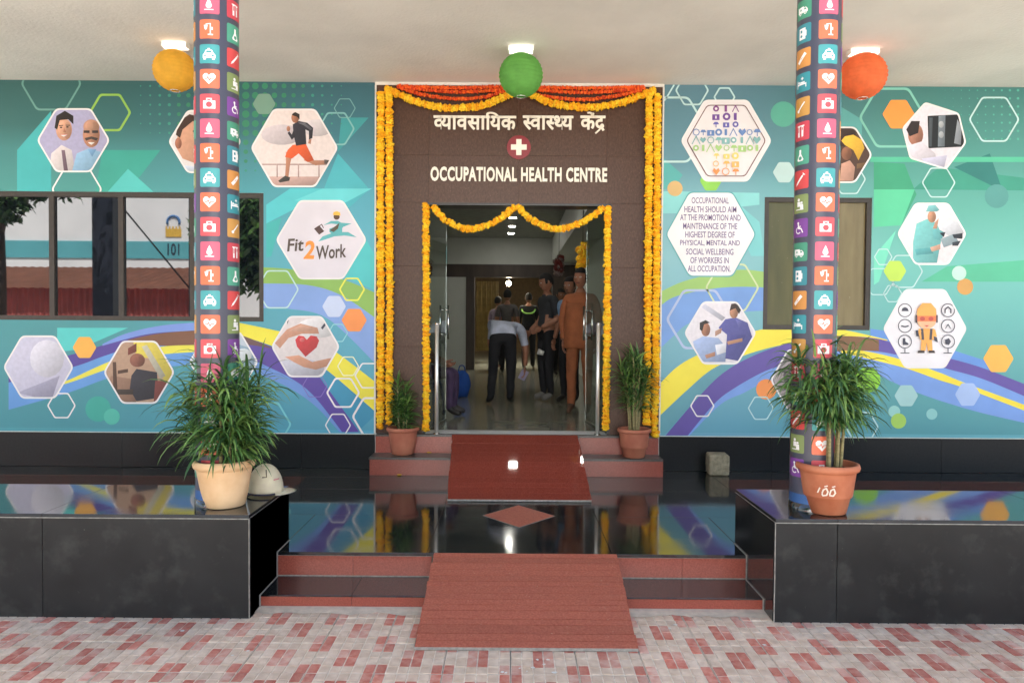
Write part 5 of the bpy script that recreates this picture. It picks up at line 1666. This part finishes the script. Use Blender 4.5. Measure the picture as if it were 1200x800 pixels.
# ------------------------------------------------------------------ glass doors and steel posts
def glass_mat():
    m = bpy.data.materials.new('door_glass')
    m.use_nodes = True
    b = m.node_tree.nodes['Principled BSDF']
    b.inputs['Base Color'].default_value = (.72, .84, .80, 1)
    b.inputs['Roughness'].default_value = .02
    b.inputs['IOR'].default_value = 1.5
    b.inputs['Transmission Weight'].default_value = 1
    return m
dglass = glass_mat()
steel_b = mat('brushed_steel', (235, 235, 232), rough=.38, var=.03, metallic=.75)
for sx, hx_, label in ((1, dx0 + .03, 'left glass door leaf swung inward with steel pull handle'), (-1, dx1 - .03, 'right glass door leaf swung inward with steel pull handle')):
    d_ = empty('glass_door', (hx_, .16, ZS), label, 'door', rz=R(90 - 7) if sx > 0 else R(90 + 7))
    Wd, Hd = .82, dzt - ZS - .04
    boxo('pane', (.02, Wd, -.006, .006, .02, Hd), dglass, d_)
    boxo('bottom_rail', (.0, Wd, -.016, .016, .004, .0195), chrome, d_)
    boxo('top_rail', (.0, Wd, -.016, .016, Hd + .0005, Hd + .03), chrome, d_)
    hz0, hz1 = .90, 1.27
    for yy in (-.05, .05):
        bm = bmesh.new()
        tube(bm, [(Wd - .1, yy, hz0), (Wd - .1, yy, hz1)], .011, 10)
        for z_ in (hz0 + .05, hz1 - .05):
            tube(bm, [(Wd - .1, 0.0065 * (1 if yy > 0 else -1), z_), (Wd - .1, yy, z_)], .007, 8)
        obj('pull_handle', bm, chrome, d_)
for px, label in ((511.5, 'polished steel post standing at the left of the doorway'), (700, 'polished steel post standing at the right of the doorway')):
    q = PZ(px, 504 if px < 600 else 506, ZS)
    y_ = -.045
    q = PY(px, 500, y_)
    t = empty('steel_post', (q.x, y_, ZS), label, 'post', 'steel posts at the doorway')
    zt_ = PY(px, 380, y_).z - ZS
    bm = bmesh.new()
    tube(bm, [(0, 0, .012), (0, 0, zt_)], .0185, 18)
    obj('tube', bm, steel_b, t)
    bm = bmesh.new()
    lathe(bm, [(.001, .0005), (.034, .0005), (.034, .006), (.022, .012), (.001, .0125)], 24)
    obj('base_flange', bm, chrome, t)
    bm = bmesh.new()
    lathe(bm, [(.0186, zt_ - .002), (.021, zt_), (.021, zt_ + .012), (.012, zt_ + .018), (.001, zt_ + .0185)], 18)
    obj('cap', bm, chrome, t)
# ------------------------------------------------------------------ people in the hall
def cloth(name, rgb): return mat('cloth_' + name, rgb, rough=.85, var=.14, scale=9, bump=.25, bscale=26)
SKM = mat('skin_brown', (152, 104, 80), rough=.55, var=.06, scale=20)
HRM = mat('hair_black', (20, 18, 18), rough=.85, var=.2, scale=60)
SHM = mat('shoe_dark', (34, 30, 28), rough=.5)
EYM = mat('eye_white', (220, 214, 206), rough=.3, var=.02)
LIPM = mat('lip_brown', (110, 62, 54), rough=.5)
def person(label, loc, rz, top, bottom, J=None, scale=1.0, sleeve='short', shoes=SHM, kurta=None, head=None, hold=None, bulk=1.0, hairmat=HRM):
    """a figure 1.68 m tall facing -Y; J overrides joint positions"""
    P = dict(pel=(0, 0, .93), bel=(0, -.01, 1.06), che=(0, 0, 1.26), nec=(0, .01, 1.42), hed=(0, -.005, 1.50),
             shl=(.165, .01, 1.375), ell=(.215, .03, 1.10), wrl=(.225, -.04, .87), shr=(-.165, .01, 1.375), elr=(-.215, .03, 1.10), wrr=(-.225, -.04, .87),
             hil=(.085, 0, .88), knl=(.095, -.02, .49), anl=(.10, .02, .085), tol=(.115, -.13, .035), hir=(-.085, 0, .88), knr=(-.095, -.02, .49), anr=(-.10, .02, .085), tor=(-.115, -.13, .035))
    if J: P.update(J)
    P = {k: Vector(v) for k, v in P.items()}
    t = empty('person', loc, label, 'person', rz=rz)
    t.scale = (scale,) * 3
    names = ['pel', 'bel', 'che', 'nec', 'hed', 'shl', 'ell', 'wrl', 'shr', 'elr', 'wrr', 'hil', 'knl', 'anl', 'tol', 'hir', 'knr', 'anr', 'tor']
    rad = dict(pel=(.135, .10), bel=(.13, .098), che=(.135, .10), nec=(.052, .052), hed=(.05, .05), shl=(.062, .062), ell=(.045, .045), wrl=(.03, .026), hil=(.088, .088), knl=(.062, .062), anl=(.045, .045), tol=(.04, .028))
    for a in ('shl', 'ell', 'wrl', 'hil', 'knl', 'anl', 'tol'): rad[a[:2] + 'r'] = rad[a]
    bones = [('pel', 'bel', 1), ('bel', 'che', 1), ('che', 'nec', 1), ('nec', 'hed', 0), ('che', 'shl', 1), ('shl', 'ell', 2), ('ell', 'wrl', 3), ('che', 'shr', 1), ('shr', 'elr', 2), ('elr', 'wrr', 3),
             ('pel', 'hil', 4), ('hil', 'knl', 4), ('knl', 'anl', 4), ('anl', 'tol', 5), ('pel', 'hir', 4), ('hir', 'knr', 4), ('knr', 'anr', 4), ('anr', 'tor', 5)]
    me = bpy.data.meshes.new('sk')
    me.from_pydata([P[n] for n in names], [(names.index(a), names.index(b)) for a, b, _ in bones], [])
    o = bpy.data.objects.new('sk', me)
    COL.objects.link(o)
    md = o.modifiers.new('s', 'SKIN')
    md.use_smooth_shade = True
    for i, n in enumerate(names):
        r = rad[n]
        o.data.skin_vertices[0].data[i].radius = (r[0] * bulk, r[1] * bulk)
        o.data.skin_vertices[0].data[i].use_root = n == 'pel'
    sb = o.modifiers.new('u', 'SUBSURF')
    sb.levels = sb.render_levels = 2
    bpy.context.view_layer.update()
    ev = bpy.data.meshes.new_from_object(o.evaluated_get(bpy.context.evaluated_depsgraph_get()))
    bpy.data.objects.remove(o)
    bm = bmesh.new()
    bm.from_mesh(ev)
    bpy.data.meshes.remove(ev)
    zone = {0: 0, 1: 1, 2: 1, 3: 1 if sleeve == 'long' else 0, 4: 2, 5: 3}
    def dseg(p, a, b):
        ab = b - a
        u = max(0, min(1, (p - a).dot(ab) / ab.length_squared))
        return (p - (a + ab * u)).length, u
    for f in bm.faces:
        c = f.calc_center_median()
        best = min(((dseg(c, P[a], P[b]), z, (a, b)) for a, b, z in bones), key=lambda q: q[0][0])
        f.material_index = zone[best[1]]
        if best[1] == 3 and sleeve == 'long' and best[0][1] > .93: f.material_index = 0
        if best[1] == 2 and sleeve == 'short' and best[0][1] > .8: f.material_index = 0
        if best[2] == ('che', 'nec') and best[0][1] > .8 and best[0][0] < .07: f.material_index = 0
        f.smooth = True
    sp = (P['bel'] - P['pel']).normalized()
    bmesh.ops.bisect_plane(bm, geom=bm.verts[:] + bm.edges[:] + bm.faces[:], plane_co=P['pel'] + sp * .015, plane_no=sp)
    for f in bm.faces:
        if f.material_index in (1, 2):
            c = f.calc_center_median()
            bone = min(((dseg(c, P[a], P[b])[0], z) for a, b, z in bones))[1]
            if bone in (1, 4) :
                dz = (c - P['pel']).dot(sp)
                if abs(dz) < .14 and (c - P['pel']).length < .24: f.material_index = 1 if dz > .015 else 2
    # cloth folds
    for v in bm.verts:
        n = noise.noise(v.co * 11 + Vector((loc[0] * 3, 0, 0))) * .008 + noise.noise(v.co * 27) * .003
        if v.co.z < 1.40: v.co += v.normal * n
    # head
    h0 = P['hed']
    hd = head or dict(yaw=0, pitch=0)
    Mh = Matrix.Rotation(R(hd.get('yaw', 0)), 3, 'Z') @ Matrix.Rotation(R(hd.get('pitch', 0)), 3, 'X')
    up_ = (h0 - P['nec']).normalized() if hd.get('follow') else Vector((0, 0, 1))
    qh = Vector((0, 0, 1)).rotation_difference(up_).to_matrix()
    Mh = qh @ Mh
    hc = h0 + qh @ Vector((0, -.012, .09))
    n0 = len(bm.verts)
    vs_ = ellipsoid(bm, (0, 0, 0), (.076, .095, .118), 20, 16, 0)
    for v in vs_:
        c = v.co
        if c.z < 0:                                   # jaw narrows
            c.x *= 1 + c.z * 2.6
            c.y = c.y * (1 + c.z * 1.5) - (.012 if c.y < 0 else -.004) * (-c.z / .118)
        if c.y < -.06 and -.02 < c.z < .02 and abs(c.x) > .018: c.y += .008       # eye sockets
        if abs(c.x) < .014 and -.045 < c.z < .015 and c.y < 0: c.y -= .02 * (1 - (c.z + .045) / .075)   # nose
    for s_ in (-1, 1):
        vs_ += ellipsoid(bm, (s_ * .078, .008, -.005), (.010, .022, .033), 8, 6, 0)
    for s_ in (-1, 1):
        vs_ += ellipsoid(bm, (s_ * .030, -.083, .006), (.014, .008, .008), 8, 6, 4)
        vs_ += ellipsoid(bm, (s_ * .030, -.0895, .006), (.006, .004, .006), 6, 5, 5)
    vs_ += ellipsoid(bm, (0, -.083, -.062), (.024, .008, .008), 8, 6, 6)
    for v in set(vs_): v.co = Mh @ v.co + hc
    # hands: palm, four fingers, thumb
    for sd_, w_, e_ in ((1, 'wrl', 'ell'), (-1, 'wrr', 'elr')):
        wv = P[w_]
        d = (wv - P[e_]).normalized()
        sx = Vector((0, -1, 0))
        sx = (sx - d * sx.dot(d))
        sx = sx.normalized() if sx.length > .2 else Vector((1, 0, 0))
        nn = d.cross(sx)
        inward = nn if nn.x * sd_ < 0 else -nn
        pc = wv + d * .05
        hv = ellipsoid(bm, (0, 0, 0), (1, 1, 1), 10, 8, 0)
        for v in hv: v.co = pc + d * v.co.z * .052 + sx * v.co.x * .042 + inward * v.co.y * .017
        for k, ln in enumerate((.068, .078, .073, .058)):
            b0 = pc + d * .038 + sx * (.03 - .02 * k)
            tube(bm, [b0, b0 + d * ln * .5 + inward * .006, b0 + d * ln * .85 + inward * .022, b0 + d * ln * .92 + inward * .04], [.0095, .009, .0082, .006], 6, mi=0)
        b0 = pc - d * .02 + sx * .03
        tube(bm, [b0, b0 + sx * .025 + d * .02 + inward * .008, b0 + sx * .034 + d * .05 + inward * .016], [.012, .0105, .008], 6, mi=0)
    obj('body', bm, [SKM, top, bottom, shoes, EYM, HRM, LIPM], t)
    # hair cap
    bm = bmesh.new()
    vs_ = ellipsoid(bm, (0, 0, 0), (.085, .104, .128), 22, 16)
    dead = [f for f in bm.faces if (lambda c: c.z < (.045 if c.y < -.035 else (-.055 if c.y > .03 else -.0 + (-.02))))(f.calc_center_median())]
    bmesh.ops.delete(bm, geom=dead, context='FACES')
    for v in bm.verts:
        v.co *= 1 + .05 * noise.noise(v.co * 40)
        v.co = Mh @ (v.co + Vector((0, .006, .006))) + hc
    obj('hair', bm, hairmat, t, smooth=True)
    if kurta:                                          # long shirt skirt from waist to knee
        bm = bmesh.new()
        rings = []
        zs = [1.30, 1.20, 1.10, 1.0, .92, .84, .77]
        for j, z in enumerate(zs):
            rx, ry = .172 + .006 * j, .128 + .006 * j
            rings.append([bm.verts.new((rx * math.cos(2 * math.pi * k / 28) * (1 + .04 * math.sin(k * 2.5) * j / 6), ry * math.sin(2 * math.pi * k / 28) * (1 + .06 * math.sin(k * 1.7 + 1) * j / 6), z)) for k in range(28)])
        for a, b in zip(rings, rings[1:]):
            for k in range(28):
                bm.faces.new((a[k], a[(k + 1) % 28], b[(k + 1) % 28], b[k])).smooth = True
        bmesh.ops.recalc_face_normals(bm, faces=bm.faces)
        bmesh.ops.solidify(bm, geom=bm.faces[:], thickness=.004)
        obj('shirt_skirt', bm, kurta, t)
    return t, P, hc
def floor_at(px, py):
    p = PZ(px, py, ZS)
    return p
# 1 bending man
q = floor_at(589, 473)
sh_w = cloth('pale_blue_grey', (176, 182, 200))
blk = cloth('black_trousers', (22, 22, 27))
t1, P1, _ = person('person bending over in pale shirt and black trousers inside the doorway', (q.x, q.y, ZS), R(180), sh_w, blk,
       J=dict(pel=(.0, .16, .92), bel=(0, .06, 1.02), che=(-.05, -.18, 1.06), nec=(-.14, -.34, .95), hed=(-.17, -.39, .88), shl=(.13, -.26, 1.07), ell=(.18, -.30, .80), wrl=(.12, -.38, .60), shr=(-.25, -.24, .99), elr=(-.31, -.28, .72), wrr=(-.30, -.32, .48),
              hil=(.095, .1, .88), knl=(.13, .06, .48), anl=(.16, .08, .085), hir=(-.095, .1, .88), knr=(-.11, .03, .48), anr=(-.10, -.04, .085), tol=(.19, -.08, .035), tor=(-.12, -.2, .035)), head=dict(pitch=60, yaw=0), scale=1.0, bulk=1.12)
# thing in his right hand
m_ = Matrix.Rotation(R(180), 4, 'Z')
hp = Vector((q.x, q.y, ZS)) + Vector((.30, .34, .40))
o = boxo('folded_paper', (-.05, .05, -.004, .004, -.11, .03), mat('paper_lilac', (150, 142, 170), rough=.8))
o.location = hp
o.rotation_euler = (R(10), R(28), 0)
tag(o, 'folded paper held low by the bending figure', 'paper')
# 2 dark man, facing left
q = floor_at(640, 469)
drk = cloth('charcoal_shirt', (44, 46, 50))
person('person in charcoal shirt and black trousers standing with a paper cup', (q.x, q.y, ZS), R(-65), drk, blk,
       J=dict(ell=(.21, .05, 1.09), wrl=(.17, -.17, .98), elr=(-.22, .04, 1.10), wrr=(-.2, -.15, .93)), head=dict(yaw=-8, pitch=12), scale=1.04, bulk=1.08, shoes=mat('shoe_grey', (110, 106, 102), rough=.6))
bm = bmesh.new()
lathe(bm, [(.001, 0), (.03, 0), (.04, .085), (.038, .085), (.028, .004), (.001, .004)], 18)
o = obj('paper_cup', bm, mat('paper_white', (222, 220, 214), rough=.7))
o.location = PY(637, 414, q.y - .25)
o.rotation_euler = (R(0), R(-70), 0)
tag(o, 'white paper cup in the hand of the person in charcoal', 'cup')
# 3 kurta man facing camera
q = floor_at(679, 484)
rust = cloth('rust_kurta', (148, 86, 52))
person('person in rust brown tunic and trousers facing out at the right of the doorway', (q.x, q.y, ZS), R(-14), rust, cloth('rust_trousers', (140, 82, 50)), sleeve='long', kurta=rust,
       J=dict(ell=(.225, .04, 1.1), wrl=(.215, -.03, .86), elr=(-.22, .04, 1.1), wrr=(-.2, -.03, .86)), head=dict(yaw=-12, pitch=-4), scale=1.02, bulk=1.1, shoes=mat('sandal_brown', (88, 62, 46), rough=.7))
# 4 man behind him
q = floor_at(667, 472)
person('person in light blue shirt half hidden behind the rust tunic', (q.x, q.y, ZS), R(-40), cloth('light_blue', (120, 146, 176)), blk, scale=1.0, head=dict(yaw=10))
# 5 high-visibility jacket
q = floor_at(619, 431)
t5, P5, _ = person('person in dark jacket with green reflective collar stripe deep in the hall', (q.x, q.y, ZS), R(176), cloth('navy_jacket', (24, 30, 34)), blk, sleeve='long', scale=1.06, bulk=1.15)
bm = bmesh.new()
pts = [(-.17, -.0, 1.38), (-.13, .125, 1.29), (-.06, .14, 1.25), (.06, .14, 1.25), (.13, .125, 1.29), (.17, -.0, 1.38)]
tube(bm, [Vector(p) for p in cr(pts, 4)], .02, 8)
obj('reflective_stripe', bm, mat('hi_vis_green', (140, 200, 90), rough=.4), t5)
# 6 grey shirt man behind the bending man
q = floor_at(594, 438)
person('person in grey shirt seen from behind above the bending figure', (q.x, q.y, ZS), R(170), cloth('grey_shirt', (88, 84, 84)), blk, scale=1.05, bulk=1.1)
q = floor_at(583, 432)
person('person in lilac shirt seen from behind beside the grey shirted figure', (q.x, q.y, ZS), R(150), cloth('lilac_shirt', (128, 112, 128)), blk, scale=1.0, bulk=1.1)
# 7 person behind, right rear
q = floor_at(656, 440)
person('person in dark clothes at the back right of the hall', (q.x, q.y, ZS), R(20), cloth('brown_shirt', (74, 54, 50)), blk, scale=1.05)
# 8 seated woman in purple at the left, on a blue chair
q = PZ(525, 487, ZS)
cxx, cyy = q.x - .34, q.y + .1
pur = cloth('purple_dress', (70, 52, 80))
person('seated person in purple dress just inside the left glass door', (cxx, cyy, ZS), R(80), pur, pur, sleeve='short',
       J=dict(pel=(0, .05, .50), bel=(0, .05, .64), che=(0, .02, .84), nec=(0, 0, 1.0), hed=(0, -.02, 1.08), shl=(.165, .02, .955), ell=(.2, -.04, .70), wrl=(.1, -.27, .62), shr=(-.165, .02, .955), elr=(-.2, -.04, .70), wrr=(-.1, -.27, .62),
              hil=(.085, 0, .50), knl=(.1, -.40, .50), anl=(.1, -.38, .085), tol=(.11, -.53, .035), hir=(-.085, 0, .50), knr=(-.1, -.40, .50), anr=(-.1, -.38, .085), tor=(-.11, -.53, .035)), head=dict(yaw=0, pitch=0), bulk=1.08)
blue = mat('blue_plastic', (36, 72, 140), rough=.4, var=.06)
ch = empty('plastic_chair', (cxx, cyy, ZS), 'blue plastic chair under the seated person in purple', 'chair', rz=R(80))
boxo('seat', (-.21, .21, -.24, .2, .375, .398), blue, ch, bev=.006)
boxo('backrest', (-.2, .2, .2, .222, .42, .82), blue, ch, bev=.006)
for sx in (-1, 1):
    for yy in (-.2, .19):
        bm = bmesh.new()
        tube(bm, [(sx * .18, yy, .38), (sx * .21, yy * 1.12, .0)], [.02, .015], 8)
        if yy > 0: tube(bm, [(sx * .18, .21, .38), (sx * .185, .215, .8)], .015, 8)
        obj('leg', bm, blue, ch)
# blue bag on the floor in front of her
p = PZ(541, 465, ZS)
bm = bmesh.new()
vs_ = ellipsoid(bm, (0, 0, .19), (.13, .09, .2), 16, 12)
for v in bm.verts:
    if v.co.z < .05: v.co.z = .004 + v.co.z * .02
    v.co += Vector((noise.noise(v.co * 12), noise.noise(v.co * 12 + Vector((5, 0, 0))), 0)) * .025
bag = empty('cloth_bag', p, 'bright blue cloth bag standing on the hall floor at left', 'bag')
obj('sack', bm, cloth('bag_blue', (30, 78, 160)), bag)
bm = bmesh.new()
tube(bm, [Vector(q_) for q_ in cr([(-.05, 0, .36), (-.03, 0, .45), (.03, 0, .45), (.05, 0, .36)], 5)], .008, 6)
obj('handle', bm, cloth('bag_blue', (30, 78, 160)), bag)
# flower decorations on the right hall wall
for px, py, m_, lab, dep in ((683, 300, mg, 'bunch of yellow marigolds hanging on the right hall wall', 1.9), (655, 312, [mat('dark_red_bloom', (96, 34, 32), rough=.8), mat('pale_bloom', (120, 104, 100), rough=.8)], 'cluster of red flowers hanging at the back right of the hall', 4.2)):
    c = PY(px, py, dep)
    t = empty('flower_bunch', c, lab, 'flowers')
    strand('blossoms', [c + Vector((math.sin(k * 1.3) * .05, math.cos(k * 2.1) * .04, .14 - k * .02)) for k in range(14)], .05, m_, t, c, seed=int(px))
    bm = bmesh.new()
    tube(bm, [(0, 0, .1), (.0, 0, (3.05 if px > 660 else 3.05) - c.z)], .004, 5)
    obj('string', bm, dark, t)

# ------------------------------------------------------------------ across the street (seen mirrored in the left window)
white_far = mat('white_render', (228, 231, 233), rough=.8, var=.05, scale=.6)
teal_far = mat('turquoise_band', (90, 170, 180), rough=.7, var=.06, scale=1)
FD = 31
fy = PV(180, 300, FD).y
zb0, zb1 = PV(180, 303, FD).z, PV(180, 283, FD).z
ob = empty('street_building', (-6, fy, 0), 'white building with turquoise band numbered 101 across the street', 'building')
o0 = ob.location
fx0, fx1 = -26, 8
boxo('wall', (fx0, fx1, fy - 6, fy, 0, 10.5), white_far, ob, org=o0)
boxo('band', (fx0, fx1, fy + .002, fy + .05, zb0, zb1), teal_far, ob, org=o0)
boxo('parapet', (fx0 - .2, fx1 + .2, fy - 6.2, fy + .25, 10.5, 10.8), white_far, ob, org=o0)
cu = bpy.data.curves.new('n', 'FONT')
cu.body = '101'; cu.offset = .02
tmp = bpy.data.objects.new('n', cu)
COL.objects.link(tmp)
bpy.context.view_layer.update()
me = bpy.data.meshes.new_from_object(tmp.evaluated_get(bpy.context.evaluated_depsgraph_get()))
bpy.data.objects.remove(tmp)
a = PV(197, 292, FD); b = PV(211, 292, FD)
hgt = (PV(200, 285.5, FD).z - PV(200, 299.5, FD).z)
xs = [v.co.x for v in me.vertices]; ys = [v.co.y for v in me.vertices]
for v in me.vertices:
    u = (v.co.x - min(xs)) / (max(xs) - min(xs)); w_ = (v.co.y - min(ys)) / (max(ys) - min(ys))
    v.co = Vector((b.x + (a.x - b.x) * u, fy + .056, PV(204, 299.5, FD).z + w_ * hgt)) - o0
obj('house_number', me, mat('navy_paint', (30, 40, 60), rough=.6), ob)
c = PV(203.5, 266, FD)
bm = bmesh.new()
box(bm, c.x - .33, c.x + .33, fy + .004, fy + .03, c.z - .42, c.z - .08)
for k in range(5):
    box(bm, c.x - .33 + k * .14, c.x - .27 + k * .14, fy + .004, fy + .03, c.z - .08, c.z + .02)
obj('emblem_base', off(bm, o0), mat('yellow_paint', (216, 176, 70), rough=.6), ob)
bm = bmesh.new()
tube(bm, [Vector((c.x + .26 * math.cos(R(k)), fy + .02, c.z + .2 + .26 * math.sin(R(k)))) for k in range(-20, 201, 20)], .05, 6)
obj('emblem_arch', off(bm, o0), mat('blue_paint', (50, 110, 170), rough=.6), ob)
# shed with brown roof and red corrugated wall
SDp = 24
y1 = PV(100, 330, SDp).y
sx0_, sx1_ = PV(-60, 330, SDp).x, PV(236, 330, SDp).x
zr, ze, zw = PV(100, 313, SDp + 3).z, PV(100, 336, SDp).z, PV(100, 336, SDp).z
sh = empty('shed', ((sx0_ + sx1_) / 2, y1, 0), 'long shed with brown tiled roof and red corrugated wall across the street', 'shed')
o0 = sh.location
bm = bmesh.new()
nx = 60
va, vb_ = [], []
for i in range(nx + 1):
    x = sx0_ - .4 + (sx1_ - sx0_ + .8) * i / nx
    dz = .03 * (i % 2)
    va.append(bm.verts.new((x, y1 + .5, ze - .08 + dz)))
    vb_.append(bm.verts.new((x, y1 - 3.2, zr + dz)))
for i in range(nx):
    bm.faces.new((va[i], va[i + 1], vb_[i + 1], vb_[i]))
bmesh.ops.solidify(bm, geom=bm.faces[:], thickness=.05)
obj('roof', off(bm, o0), mat('brown_roof', (150, 104, 84), rough=.8, var=.15, scale=2), sh)
bm = bmesh.new()
nx = 90
va, vb_ = [], []
for i in range(nx + 1):
    x = sx0_ + (sx1_ - sx0_) * i / nx
    va.append(bm.verts.new((x, y1 + .06 * (i % 2), 0)))
    vb_.append(bm.verts.new((x, y1 + .06 * (i % 2), zw)))
for i in range(nx):
    bm.faces.new((va[i], va[i + 1], vb_[i + 1], vb_[i]))
bmesh.ops.solidify(bm, geom=bm.faces[:], thickness=.03)
obj('corrugated_wall', off(bm, o0), mat('red_sheet', (208, 128, 122), rough=.6, var=.12, scale=2), sh)
boxo('kerb', (sx0_, sx1_, y1 + .3, y1 + .6, 0, .35), white_far, sh, org=o0)
# dark steel column and leaning pole
cpt = PV(127, 370, 19)
col_ = empty('street_column', (cpt.x, cpt.y, 0), 'dark blue steel column standing across the forecourt', 'column')
w2 = PV(139, 300, 19).x - PV(115, 300, 19).x
boxo('shaft', (-w2 / 2, w2 / 2, -.25, .25, .3, 6.5), mat('navy_steel', (34, 40, 54), rough=.5), col_)
boxo('foot', (-w2 / 2 - .1, w2 / 2 + .1, -.35, .35, -.02, .3), concrete, col_)
boxo('head_beam', (-w2 / 2 - .5, w2 / 2 + .5, -.3, .3, 6.5, 6.9), mat('navy_steel', (34, 40, 54), rough=.5), col_)
a, b = PV(128, 224, 20), PV(224, 340, 20)
pole = empty('street_pole', (b.x, b.y, 0), 'thin utility pole with a slanting guy wire across the forecourt', 'pole')
bm = bmesh.new()
tube(bm, [(0, 0, -.02), (0, 0, 2.0), (0, 0, 5.8)], [.07, .06, .05], 10)
obj('mast', bm, mat('navy_steel', (34, 40, 54), rough=.5), pole)
bm = bmesh.new()
tube(bm, [Vector((a.x - b.x, 0, a.z)), Vector((0, 0, b.z))], .022, 6)
obj('guy_wire', bm, dark, pole)
# street trees
bark = mat('bark', (74, 60, 48), rough=.9, var=.25, scale=12, bump=.5)
def tree(label, x, y, h, cr_, cz, crz, n, seed):
    rnd = random.Random(seed)
    t = empty('street_tree', (x, y, 0), label, 'tree', 'trees across the forecourt')
    bm = bmesh.new()
    tube(bm, [(0, 0, -.05), (.08, .05, cz * .5), (.02, 0, cz)], [.22, .17, .12], 10)
    for k in range(6):
        a = k * 1.05 + rnd.random()
        tube(bm, [(0.04, 0, cz * (.6 + .06 * k)), (math.cos(a) * cr_ * .35, math.sin(a) * cr_ * .35, cz + crz * .1), (math.cos(a) * cr_ * .75, math.sin(a) * cr_ * .75, cz + crz * .4 * rnd.random())], [.09, .06, .025], 7)
    obj('trunk', bm, bark, t)
    V, Fc, MI = [], [], []
    cl = [(Vector((rnd.gauss(0, .5), rnd.gauss(0, .5), rnd.gauss(0, .42))), rnd.uniform(.25, .5)) for _ in range(34)]
    for _ in range(n):
        c, s = rnd.choice(cl)
        d = Vector((rnd.gauss(0, 1), rnd.gauss(0, 1), rnd.gauss(0, 1))).normalized() * s * rnd.random() ** .4
        p = c + d
        if p.length > 1.25: continue
        p = Vector((p.x * cr_, p.y * cr_, cz + p.z * crz))
        q = Vector((rnd.gauss(0, 1), rnd.gauss(0, 1), rnd.gauss(0, 1))).normalized()
        u = q.orthogonal().normalized()
        w_ = q.cross(u)
        s1_, s2_ = rnd.uniform(.10, .18), rnd.uniform(.04, .07)
        b0 = len(V)
        V += [p - u * s1_, p + w_ * s2_, p + u * s1_, p - w_ * s2_]
        Fc.append((b0, b0 + 1, b0 + 2, b0 + 3))
        MI.append(rnd.choice((0, 1, 1)))
    me = bpy.data.meshes.new('crown')
    me.from_pydata(V, [], Fc)
    for m_ in leaf_mats: me.materials.append(m_)
    me.polygons.foreach_set('material_index', MI)
    obj('crown', me, leaf_mats, t)['kind'] = 'stuff'
p = PV(82, 245, 17)
tree('leafy tree across the forecourt, dark in the left window pane', PV(-5, 300, 17).x, p.y, 8, 2.1, p.z + 1.3, 1.5, 9000, 3)
p = PV(320, 250, 18)
tree('broad leafy tree across the forecourt, nearest the portal in the glass', p.x, p.y, 8, 1.5, p.z - .5, 2.3, 16000, 4)
p = PV(200, 215, 18)
tree('leafy tree whose crown hangs over the numbered wall in the glass', p.x + 3.0, p.y - 2, 8, 3.2, p.z + 1.9, .8, 8000, 6)
